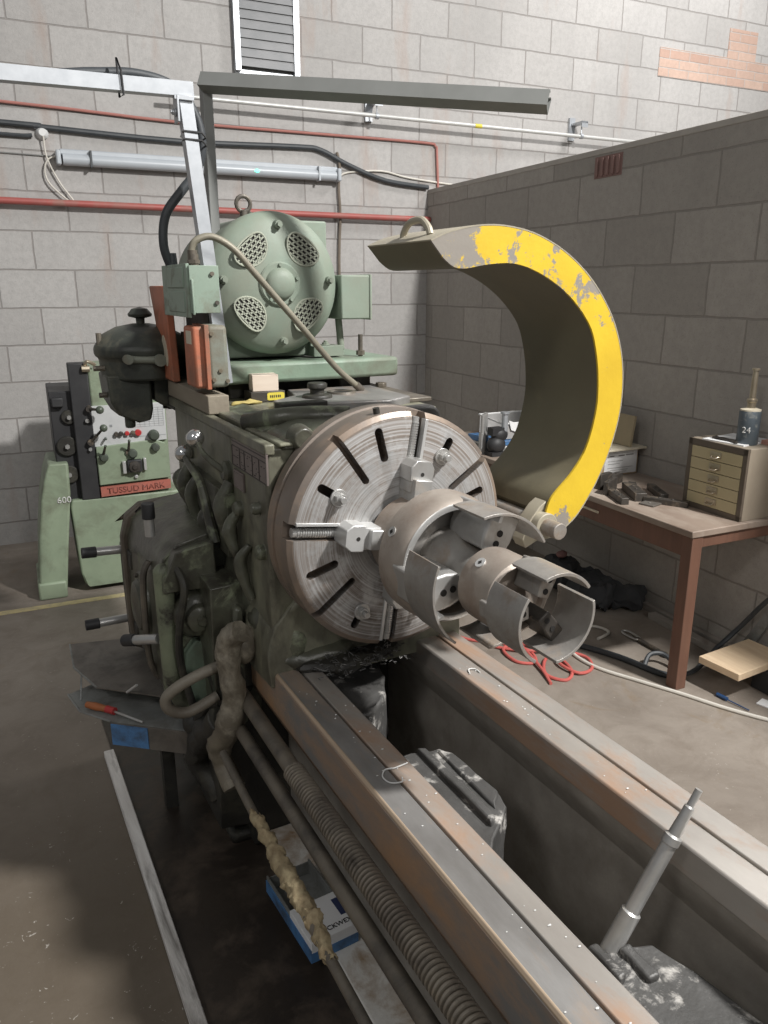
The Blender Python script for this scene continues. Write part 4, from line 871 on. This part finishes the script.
part('blue_front', MB().box((.251, 2.261, .325), (.375, 2.2645, .397), Rt, (.249, 2.267, .36)), 'blue', t)
part('tray_box', MB().prism([(.262, 2.30), (.48, 2.11), (.485, 2.48), (.30, 2.50)], 'Z', .322, .398), 'dark', t, .002)
part('tray_leg', MB().box((.40, 2.30, 0), (.44, 2.34, .33)), 'dark', t)
part('leaf_edge', MB().tube([(.152, 2.508, .402), (.173, 2.376, .402), (.249, 2.268, .402)], .0035, 6, 0), 'sheetlt', t)
part('leaf_edge', MB().tube([(.194, 2.75, .471), (.184, 2.555, .471), (.231, 2.377, .471)], .0035, 6, 0), 'sheetlt', t)
part('prop_rod', MB().cyl((.20, 2.50, .468), (.185, 2.45, .402), .003, seg=6), 'sheetlt', t)
t = thing('screwdriver', 'screwdriver with an orange and red handle lying on the drip tray', 'screwdriver', (.24, 2.34, .402))
part('handle', MB().tube([(.196, 2.385, .416), (.22, 2.358, .416), (.248, 2.326, .416)], .0135, 12, 4, rr=lambda t: .013 - .003 * abs(2 * t - 1)), mat('tool_orange', (.42, .14, .05), None, .5), t)
part('collar', MB().tube([(.248, 2.326, .416), (.268, 2.300, .416)], .012, 12, 0), 'redknob', t)
part('blade', MB().cyl((.268, 2.300, .414), (.335, 2.205, .408), .004, seg=10), 'steel', t)
solo('steel_pin', MB().cyl((.31, 2.30, .472), (.335, 2.25, .515), .004, seg=8), 'steelw', 'short bright steel pin sticking out beside the drip tray', 'pin', (.31, 2.3, .472))
# cardboard carton under the shafts
t = thing('product_carton', 'small torn blue and white cardboard carton on the floor under the shafts', 'box', (.66, 1.58, .055))
Rb = Matrix.Rotation(.06, 4, 'Z'); pv = (.63, 1.55, .1)
part('body', MB().box((.565, 1.455, .056), (.70, 1.585, .115), Rb, pv), 'paper', t, .002)
part('side_print', MB().box((.564, 1.4535, .056), (.7005, 1.457, .085), Rb, pv).box((.5635, 1.455, .056), (.566, 1.74, .095), Rb, pv), 'blue', t)
part('open_end', MB().box((.566, 1.585, .056), (.570, 1.74, .108), Rb, pv).box((.695, 1.585, .056), (.699, 1.74, .108), Rb, pv).box((.566, 1.585, .056), (.699, 1.74, .060), Rb, pv).box((.566, 1.737, .056), (.699, 1.74, .10), Rb, pv), 'sheetlt', t)
part('logo_block', MB().box((.675, 1.50, .1152), (.694, 1.56, .1162), Rb, pv), 'navy', t)
text('carton_print', 'ROCKWEX', .020, 'ink', t, frame((.648, 1.478, .1158), (.998, .06, 0), (-.06, .998, 0)))

# ================================================================ the smaller green lathe at the back (room frame)
G2 = thing('small_lathe', 'small pale green lathe against the back wall with a control panel', 'lathe', (.3, 4.6, 0), RM)
cv = part('end_guard', MB().prism([(-.078, .03), (-.072, .12), (-.048, .35), (-.012, .58), (.018, .70), (.045, .775), (.148, .775), (.142, .60), (.10, .30), (.066, .03)], 'Y', 4.48, 4.86).box((-.085, 4.465, .0), (.066, 4.88, .10)), 'green_clean', G2, .012, 3, label='tall green end cover standing left of the lathe body')
text('number_badge', '600', .05, 'chalk', cv, frame((.105, 4.478, .568), (1, 0, 0), (0, 0, 1)), .002)
part('base', MB().prism([(.165, .06), (.15, .12), (.135, .52), (.145, .555), (.74, .555), (.74, .03), (.19, .03)], 'Y', 4.50, 5.0), 'green_clean', G2, .02, 3)
bk = MB().box((.09, 4.54, .54), (.31, 5.0, 1.16)).box((.20, 4.50, .55), (.30, 4.60, 1.31)).box((.10, 4.50, 1.08), (.16, 4.6, 1.13))
part('gear_bay', bk, 'black', G2, .006, label='open black gear bay on the left of the headstock')
gg = part('change_gear', MB().lathe([(.0, -.02), (.05, -.02), (.055, -.015), (.055, 0)], (.155, 4.54, .86), seg=28), 'dark', G2)
part('change_gear', MB().lathe([(.0, -.02), (.035, -.02), (.04, -.015), (.04, 0)], (.18, 4.54, 1.02), seg=28), 'dark', G2)
part('change_gear', MB().lathe([(.0, -.02), (.045, -.02), (.05, -.015), (.05, 0)], (.15, 4.54, .70), seg=28), 'dark', G2)
part('gear_nut', MB().cyl((.155, 4.50, .86), (.155, 4.525, .86), .013, seg=6).cyl((.18, 4.50, 1.02), (.18, 4.525, 1.02), .012, seg=6).cyl((.15, 4.50, .70), (.15, 4.525, .70), .012, seg=6).cyl((.27, 4.48, 1.0), (.27, 4.51, 1.0), .012, seg=6).cyl((.27, 4.48, .84), (.27, 4.51, .84), .01, seg=6), 'steel', G2)
hd = part('headstock', MB().box((.30, 4.52, .55), (.70, 5.0, 1.28)), 'green_clean', G2, .012, 3)
# faceted panel: lower green gearbox face and pale upper panel
part('gearbox_face', MB().prism([(.300, .630), (.300, .848), (.62, .868), (.672, .845), (.69, .80), (.69, .640)], 'Y', 4.485, 4.525), 'green_clean', G2, .004)
pp = part('control_panel', MB().prism([(.296, .848), (.296, 1.075), (.69, 1.075), (.69, .862)], 'Y', 4.50, 4.522), 'panel', G2, .002, label='pale grey control panel with printed charts')
ch = MB()
for i in range(9): ch.box((.47, 4.4985, .945 + i * .013), (.68, 4.5005, .9458 + i * .013))
for i in range(9): ch.box((.47 + i * .026, 4.4985, .945), (.4708 + i * .026, 4.5005, 1.05))
ch.box((.455, 4.4985, .89), (.685, 4.5005, .892)); ch.box((.385, 4.498, .955), (.398, 4.5005, .968))
part('chart_print', ch, mat('chart_grey', (.30, .31, .32), None, .6), pp)
for i, (x, c_) in enumerate(((.415, 'gunmetal'), (.44, 'gunmetal'), (.472, 'redknob'), (.505, 'gunmetal'), (.532, 'redknob'))):
    part('push_button', MB().cyl((x, 4.50, .915), (x, 4.478, .915), .0125 if i < 4 else .018, seg=20), c_, pp, .002)
for (hx, hz, bx, bz, r_) in ((.275, .88, .345, .965, .021), (.285, 1.065, .335, 1.065, .022), (.33, .79, .345, .865, .006), (.47, .81, .472, .885, .006)):
    lv = part('control_lever', MB().cyl((hx, 4.48, hz), (bx, 4.42, bz), .009, .006, seg=12).cyl((hx, 4.50, hz), (hx, 4.47, hz), .017, seg=16), 'gunmetal', G2)
    part('lever_knob', MB().sph((bx, 4.415, bz), r_ if r_ > .01 else .008, seg=18), mat('knob_green', (.10, .12, .09), None, .35), lv)
for (x, z, r_) in ((.615, .895, .030), (.618, .825, .024), (.335, .79, .024), (.49, .80, .026), (.355, .895, .007)):
    part('selector_knob', MB().lathe([(0, -.035), (r_ * .7, -.033), (r_, -.022), (r_ * .9, -.005), (r_ * 1.05, 0)], (x, 4.487, z), seg=24), mat('knob_dark', (.085, .10, .08), None, .4), G2)
part('selector_dial', MB().box((.455, 4.45, .695), (.535, 4.49, .765)), 'black', G2, .004)
part('selector_dial', MB().lathe([(0, -.02), (.012, -.02), (.016, -.012), (.030, -.010), (.033, 0)], (.493, 4.45, .728), seg=24), 'gunmetal', G2)
part('dial_bracket', MB().box((.430, 4.462, .69), (.448, 4.487, .76)).box((.545, 4.462, .70), (.56, 4.487, .77)).cyl((.50, 4.487, .665), (.50, 4.47, .665), .010, seg=16), 'steelw', G2, .002)
np_ = part('name_plate', MB().prism([(.302, .562), (.302, .618), (.69, .628), (.69, .575)], 'Y', 4.488, 4.502), 'redpl', G2, .001, label='red name plate with dark letters')
text('plate_lettering', 'TUSSUD MARK', .048, 'lettering', np_, frame((.495, 4.487, .594), (1, 0, .02), (-.02, 0, 1)), .0015)
part('coolant_pipe', MB().tube([(.285, 4.5, 1.29), (.30, 4.48, 1.32), (.34, 4.5, 1.30)], .010, 10, 4).cyl((.27, 4.49, 1.28), (.31, 4.49, 1.28), .018, seg=8), 'brass', G2)

# ================================================================ bench, cabinet and things on it (room frame)
BZ = .735
t = thing('workbench', 'long wooden workbench with stained legs against the dark partition', 'workbench', (2.7, 3.2, 0), RM)
part('table_top', MB().box((2.415, 2.205, .705), (XP - .005, 4.60, BZ)), 'bench', t, .004)
part('apron', MB().box((2.43, 2.23, .61), (2.45, 4.55, .705)).box((2.43, 2.215, .655), (XP - .01, 2.24, .705)), 'benchleg', t, .002)
for (x, y) in ((2.425, 2.21), (2.425, 4.48), (2.88, 4.48)):
    part('leg', MB().box((x, y, 0), (x + .058, y + .058, .705)), 'benchleg', t, .003)
part('drawer_runner', MB().box((2.424, 2.80, .655), (2.432, 3.6, .665)), 'label', t)
t = thing('drawer_cabinet', 'brown metal cabinet with five cream drawers at the near end of the bench', 'cabinet', (2.83, 2.37, BZ), RM)
CY0, CY1, CX0, CZ1 = 2.226, 2.548, 2.70, 1.05
part('body', MB().box((CX0 + .012, CY0, BZ), (XP - .008, CY1, CZ1)), 'cabside', t, .002)
part('front_frame', MB().box((CX0, CY0, BZ), (CX0 + .014, CY0 + .022, CZ1)).box((CX0, CY1 - .022, BZ), (CX0 + .014, CY1, CZ1)).box((CX0, CY0, CZ1 - .028), (CX0 + .014, CY1, CZ1)).box((CX0, CY0, BZ), (CX0 + .014, CY1, BZ + .024)), 'cabframe', t, .001)
hh = (CZ1 - .028 - BZ - .024) / 5
for i in range(5):
    z = BZ + .024 + i * hh
    d = part('drawer', MB().box((CX0 - .002, CY0 + .024, z + .0015), (CX0 + .012, CY1 - .024, z + hh - .0015)), 'cream', t, .001)
    yc = (CY0 + CY1) / 2; zc = z + hh * .55
    part('drawer_handle', MB().box((CX0 - .006, yc - .030, zc - .013), (CX0 - .001, yc + .030, zc + .013)).box((CX0 - .007, yc - .022, zc - .002), (CX0 - .005, yc + .022, zc + .009)).tube([(CX0 - .004, yc - .018, zc - .006), (CX0 - .020, yc - .012, zc - .012), (CX0 - .020, yc + .012, zc - .012), (CX0 - .004, yc + .018, zc - .006)], .0035, 8, 4), 'brass', d, .001)
random.seed(21); sc = MB()
for k in range(26):
    x = 2.93 + random.gauss(0, .012); z = .955 + random.gauss(0, .024); r_ = random.uniform(.002, .006)
    if x < 2.958: sc.cyl((x, CY0 - .0006, z), (x, CY0 + .001, z), r_, seg=7)
part('paint_marks', sc, 'chalk', t, label='flaked white marks on the side')
solo('paper_sheets', MB().box((2.72, 2.30, CZ1), (2.95, 2.50, CZ1 + .006), Matrix.Rotation(.15, 4, 'Z')), 'paper', 'white papers lying on top of the drawer cabinet', 'paper', (2.85, 2.4, CZ1), RM)
solo('folded_cloth', MB().box((2.86, 2.245, CZ1), (2.955, 2.30, CZ1 + .018)).rough(.003, 30, 2), mat('pink_cloth', (.62, .33, .26), None, .8), 'pinkish folded cloth at the cabinet edge beside the oil can', 'cloth', (2.92, 2.28, CZ1), RM)
t = thing('pliers', 'dark pliers lying on the white papers on the cabinet', 'pliers', (2.76, 2.38, CZ1 + .007), RM)
part('arm', MB().tube([(2.745, 2.46, CZ1 + .012), (2.76, 2.40, CZ1 + .012), (2.735, 2.32, CZ1 + .012)], .006, 8, 5), 'gunmetal', t)
part('arm', MB().tube([(2.765, 2.46, CZ1 + .012), (2.75, 2.40, CZ1 + .012), (2.775, 2.32, CZ1 + .012)], .006, 8, 5), 'gunmetal', t)
t = thing('oil_can', 'dark blue-grey pump oil can with tall spout on top of the cabinet', 'oil can', (2.83, 2.315, CZ1), RM)
oc = (2.80, 2.325, CZ1)
part('can', MB().lathe([(0, 0), (.042, 0), (.044, .004), (.044, .142), (.041, .148)], oc, 'Z', 40), 'bottle', t)
part('shoulder', MB().lathe([(.0425, .146), (.042, .152), (.02, .158), (0, .158)], oc, 'Z', 40), 'label', t)
part('pump', MB().lathe([(.018, .156), (.018, .180), (.022, .184), (.022, .194), (.013, .20), (.012, .21)], oc, 'Z', 24), 'brass', t)
part('spout', MB().lathe([(.0135, .200), (.0125, .28), (.011, .315), (.016, .316), (.016, .325), (0, .325)], oc, 'Z', 20), 'brass', t)
dv = Vector((-.86, -.50, 0)).normalized(); tx = Vector((dv.y, -dv.x, 0)) * -1
text('number', '24', .036, 'chalk', t, frame(Vector(oc) + dv * .0442 + Vector((0, 0, .066)), (-dv.y, dv.x, 0), (0, 0, 1)), .0012)
# carton, ledge board and plywood behind
t = thing('cardboard_carton', 'brown carton with a white printed label on the bench behind the guard', 'box', (2.87, 3.12, BZ), RM)
part('body', MB().box((2.70, 3.12, BZ), (2.945, 3.42, .875)), 'card', t, .003)
part('white_label', MB().box((2.718, 3.1175, .745), (2.935, 3.1205, .868)), 'paper', t)
lb = MB()
for i, (a, b_, z) in enumerate(((.02, .19, .856), (.03, .06, .84), (.09, .13, .84), (.14, .19, .842), (.02, .12, .815), (.02, .10, .800), (.02, .19, .778), (.04, .16, .765), (.03, .15, .755))): lb.box((2.718 + a, 3.1165, z), (2.718 + b_, 3.118, z + (.006 if i in (1, 2, 3) else .002)))
part('label_print', lb, mat('label_grey', (.30, .29, .28), None, .6), t)
solo('shelf_board', MB().box((2.66, 3.08, .877), (XP - .005, 3.50, .887)), 'label', 'thin pale board resting flat on the white-labelled carton', 'board', (2.8, 3.3, .877), RM, bevel=.001)
solo('plywood_panel', MB().box((XP - .10, 3.10, .888), (XP - .085, 3.75, 1.052), Matrix.Rotation(.12, 4, 'Y')), 'ply', 'plywood offcut standing upright against the partition above the carton', 'plywood', (XP - .09, 3.4, .888), RM, bevel=.001)
# metal blocks
GRP = None
blocks = [
 ('tool_block', (2.68, 2.86, .735), (.05, .03, .022), .9, 'short dark block lying flat between the two long bars', 'gunmetal'),
 ('tool_block', (2.54, 2.86, .735), (.02, .12, .045), -1.0, 'thin upright steel plate standing behind the narrow toolholder', 'gunmetal'),
 ('tool_block', (2.56, 2.93, .735), (.07, .022, .055), .2, 'dark upright steel block standing in the middle of the bench pieces', 'gunmetal'),
 ('tool_block', (2.66, 2.98, .735), (.12, .03, .035), .4, 'long steel block lying at the back of the bench pieces', 'gunmetal'),
 ('tool_block', (2.48, 2.74, .735), (.03, .16, .022), -.35, 'narrow steel toolholder with an orange end nearest the bench edge', 'gunmetal'),
 ('tool_block', (2.60, 2.76, .735), (.045, .18, .028), -.45, 'thick dark bar lying behind the narrow toolholder', 'gunmetal'),
 ('tool_block', (2.71, 2.72, .735), (.03, .17, .022), -.45, 'slim dark bar lying furthest back towards the cabinet', 'gunmetal'),
 ('tool_block', (2.58, 2.61, .735), (.10, .06, .006), .3, 'thin flat plate lying nearest the cabinet', 'sheet'),
 ('tool_block', (2.625, 2.575, .735), (.03, .16, .018), .55, 'black flat bar touching the foot of the cabinet', 'gunmetal'),
 ('tool_block', (2.47, 3.02, .735), (.12, .05, .02), .2, 'grey metal piece half hidden by the yellow guard', 'sheetlt'),
 ('tool_block', (2.50, 3.12, .735), (.10, .05, .035), -.3, 'pale rounded casting behind the yellow guard edge', 'sheetlt'),
]
for n_, p_, d_, a_, lab, mm in blocks:
    p_ = Vector(p_); d_ = Vector(d_) * 1.25; d_.z *= 1.15
    m_ = MB().box(p_ - Vector((d_.x / 2, d_.y / 2, 0)), p_ + Vector((d_.x / 2, d_.y / 2, d_.z)), Matrix.Rotation(a_, 4, 'Z'))
    if d_.y > .1 or d_.x > .1:
        ax = Vector((0, 1, 0)) if d_.y > d_.x else Vector((1, 0, 0)); ax = Matrix.Rotation(a_, 4, 'Z') @ ax
        m_.cyl(p_ + Vector((0, 0, d_.z)) + ax * .03, p_ + Vector((0, 0, d_.z + .004)) + ax * .03, .007, seg=6)
        m_.cyl(p_ + Vector((0, 0, d_.z)) - ax * .03, p_ + Vector((0, 0, d_.z + .004)) - ax * .03, .007, seg=6)
    solo(n_, m_, mm, lab, 'metal block', tuple(p_), RM, 'steel blocks and bars on the workbench', bevel=.002)
# blue toolbox, tray with papers, grinder and tubes on the far part of the bench
t = thing('blue_case', 'flat blue and grey case on the bench seen under the guard', 'case', (2.7, 3.95, BZ), RM)
part('lower_shell', MB().box((2.50, 3.85, BZ), (2.93, 4.15, .775)), 'sheetlt', t, .006)
part('upper_shell', MB().box((2.495, 3.845, .782), (2.935, 4.155, .815)), 'blue', t, .006)
part('seam', MB().box((2.50, 3.85, .772), (2.93, 4.15, .784)), 'white', t)
part('latch', MB().box((2.70, 3.838, .77), (2.725, 3.85, .80)), 'bluedk', t, .002)
t = thing('plastic_tray', 'clear grey plastic tray standing on the blue case', 'tray', (2.74, 3.97, .816), RM)
part('base', MB().box((2.57, 3.87, .816), (2.92, 4.12, .822)), 'panel', t, .002)
part('rim', MB().tube([(2.56, 3.86, .915), (2.93, 3.86, .915), (2.93, 4.13, .935), (2.56, 4.13, .935)], .006, 8, 0, closed=True), 'white', t)
part('side', MB().box((2.565, 3.865, .82), (2.925, 3.868, .913)).box((2.565, 4.125, .82), (2.925, 4.128, .93)).box((2.922, 3.868, .82), (2.925, 4.125, .92)), mat('grey_plastic', (.42, .41, .40), None, .4), t)
solo('paper_sheet', MB().prism([(2.60, .935), (2.62, .875), (2.70, .845), (2.90, .86), (2.86, .90), (2.72, .89)], 'Y', 3.853, 3.857), 'paper', 'crumpled white paper hanging over the plastic tray front', 'paper', (2.7, 3.855, .85), RM)
t = thing('bench_vice', 'small black and steel vice beside the blue case', 'vice', (2.50, 3.88, BZ), RM)
part('body', MB().box((2.45, 3.79, .735), (2.55, 3.87, .76)).sph((2.50, 3.83, .80), .06, (1, .8, .9)).sph((2.52, 3.83, .86), .05, (1.1, .8, .9)).box((2.455, 3.80, .86), (2.535, 3.86, .905)), 'black', t)
part('post', MB().cyl((2.548, 3.82, .88), (2.548, 3.82, .985), .019, seg=20).cyl((2.548, 3.82, .985), (2.548, 3.82, .995), .027, seg=24), 'galv', t)
for i, x in enumerate((2.385, 2.42, 2.455)):
    solo('steel_tube', MB().lathe([(.009, .0), (.013, 0), (.013, .11), (.010, .112), (.009, .10)], (x + .06, 3.90 + .04 * i, .86), 'Z', 18).box((x + .045, 3.885 + .04 * i, BZ), (x + .075, 3.915 + .04 * i, .862)), 'steel',
         ('leftmost', 'middle', 'rightmost')[i] + ' of the three upright steel tubes beside the vice', 'tube', (x + .06, 3.9 + .04 * i, BZ), RM, 'steel tubes on the bench')

# ================================================================ floor beyond the lathe (room frame)
solo('red_cable_coil', MB().tube([(1.80, 3.16, .006), (1.86, 3.02, .006), (1.98, 2.92, .006), (2.06, 2.80, .006), (2.02, 2.68, .006), (1.94, 2.72, .008), (1.95, 2.85, .012), (2.06, 2.86, .014), (2.14, 2.70, .012), (2.12, 2.54, .008), (2.04, 2.48, .006), (1.99, 2.56, .010), (2.08, 2.68, .014), (2.20, 2.70, .012), (2.27, 2.62, .006), (2.22, 2.52, .006), (2.13, 2.50, .012), (2.10, 2.60, .018), (2.14, 2.72, .02), (2.04, 2.78, .016), (1.93, 2.90, .008), (1.90, 3.05, .012), (1.99, 3.02, .014), (2.05, 2.90, .018), (2.0, 2.62, .016), (1.96, 2.48, .007)], .0078, 8, 7), 'redcable', 'tangled red cable lying on the floor behind the bed', 'cable', (2.0, 2.7, 0), RM)
solo('white_hose', MB().tube([(2.36, 2.95, .008), (2.46, 2.92, .008), (2.54, 2.87, .008), (2.55, 2.79, .008), (2.45, 2.755, .008)], .0075, 8, 7), 'whitecable', 'short white hose loop on the floor under the bench', 'hose', (2.5, 2.85, 0), RM)
solo('white_hose', MB().tube([(2.28, 2.95, .008), (2.26, 2.80, .008), (2.23, 2.64, .008), (2.25, 2.50, .008), (2.33, 2.34, .008), (2.42, 2.17, .008), (2.50, 2.0, .008), (2.60, 1.84, .008), (2.75, 1.66, .008), (2.95, 1.45, .008)], .0085, 8, 7), 'whitecable', 'long white hose snaking across the floor in front of the bench leg', 'hose', (2.3, 2.4, 0), RM)
solo('floor_hose', MB().tube([(2.3, 2.75, .012), (2.40, 2.55, .014), (2.46, 2.35, .013), (2.52, 2.27, .013)], .015, 8, 5), 'hose', 'thick black bar of hose on the floor beside the bench leg', 'hose', (2.4, 2.5, 0), RM)
solo('floor_hose', MB().tube([(2.44, 2.42, .012), (2.50, 2.45, .05), (2.56, 2.42, .05), (2.56, 2.33, .02), (2.52, 2.28, .02), (2.62, 2.28, .03), (2.78, 2.33, .07), (2.90, 2.31, .17), (2.90, 2.18, .36), (2.90, 2.05, .5)], .011, 8, 7), 'hose', 'black hose looping round the bench leg and rising to the right', 'hose', (2.5, 2.4, 0), RM)
t = thing('grab_tool', 'dark metal grab tool with a slotted end lying on the floor under the bench', 'tool', (2.58, 2.6, 0), RM)
part('bar', MB().tube([(2.62, 2.66, .014), (2.62, 2.48, .014)], .011, 10, 0).cyl((2.62, 2.475, .002), (2.62, 2.475, .022), .016, seg=14), 'gunmetal', t)
part('slotted_end', MB().tube([(2.605, 2.66, .016), (2.60, 2.74, .016), (2.62, 2.765, .016), (2.64, 2.74, .016), (2.635, 2.66, .016)], .005, 8, 4, closed=True), 'steel', t)
cl = MB().sph((2.74, 3.18, .07), .12, (1.2, 1.5, .62), 36).sph((2.86, 3.02, .08), .09, (1.0, 1.5, .75), 30).sph((2.72, 3.40, .10), .11, (1.1, 1.3, .9), 30)
for k in range(9):
    a = k * .7; cl.tube([(2.74 + .10 * math.cos(a), 3.2 + .22 * math.sin(a), .03), (2.76 + .06 * math.cos(a + .5), 3.2 + .16 * math.sin(a + .5), .13), (2.78 + .05 * math.cos(a + 1.3), 3.2 + .12 * math.sin(a + 1.3), .12)], .022, 8, 5)
cl.rough(.035, 11); cl.rough(.016, 28)
for v in cl.bm.verts: v.co.z = max(v.co.z, .002)
solo('dark_jacket', cl, 'cloth', 'crumpled dark jacket heaped on the floor under the bench', 'jacket', (2.68, 3.05, 0), RM)
rk = MB().sph((2.70, 3.40, .215), .03, (1.2, 1, .7), 14); rk.rough(.006, 40)
solo('pink_rag', rk, mat('dull_pink', (.24, .13, .12), None, .8), 'small dull pink rag on top of the dark jacket', 'rag', (2.70, 3.4, .2), RM)
solo('skirting_plank', MB().box((2.86, 2.32, 0), (2.91, 2.86, .03), Matrix.Rotation(-.05, 4, 'Z')), mat('grey_plank', (.36, .33, .30), (.28, .25, .22), .8), 'short grey strip of wood on the floor near the partition', 'strip', (2.88, 2.6, 0), RM, bevel=.002)
t = thing('pine_plank', 'fresh pine plank lying on a low black box at the right edge', 'plank', (2.95, 2.1, .12), RM)
part('board', MB().prism([(2.665, 2.235), (2.64, 2.05), (3.2 - .25, 1.75), (3.3 - .34, 2.0)], 'Z', .11, .142) if 0 else MB().box((2.575, 2.02, .105), (2.92, 2.22, .137), Matrix.Rotation(.10, 4, 'Z'), (2.575, 2.02, .14)), 'wood', t, .002)
solo('black_toolbox', MB().box((2.76, 1.90, 0), (2.93, 2.10, .10)).tube([(2.78, 1.90, .05), (2.78, 1.87, .055), (2.88, 1.87, .055), (2.88, 1.90, .05)], .006, 8, 4), 'black', 'low black box under the pine plank', 'box', (2.85, 2.0, 0), RM, bevel=.006)
t = thing('blue_screwdriver', 'small blue handled screwdriver lying on the floor by the white hose', 'screwdriver', (2.56, 2.03, 0), RM)
part('handle', MB().tube([(2.555, 2.10, .010), (2.56, 2.05, .010)], .009, 10, 0), 'bluedk', t)
part('blade', MB().cyl((2.56, 2.05, .009), (2.575, 1.95, .007), .003, seg=8), 'bluedk', t)
solo('paper_scrap', MB().box((2.66, 1.93, .001), (2.72, 1.99, .006), Matrix.Rotation(.3, 4, 'Z')), 'paper', 'small white scrap of paper on the floor under the plank', 'paper', (2.69, 1.96, 0), RM)
solo('grey_strap', MB().prism([(2.30, .0), (2.36, .0), (2.20, .30), (2.155, .30)], 'X', 2.935, 2.943) , 'sheetlt', 'grey metal strap leaning on the partition behind the plank', 'strap', (2.9, 2.15, .03), RM)
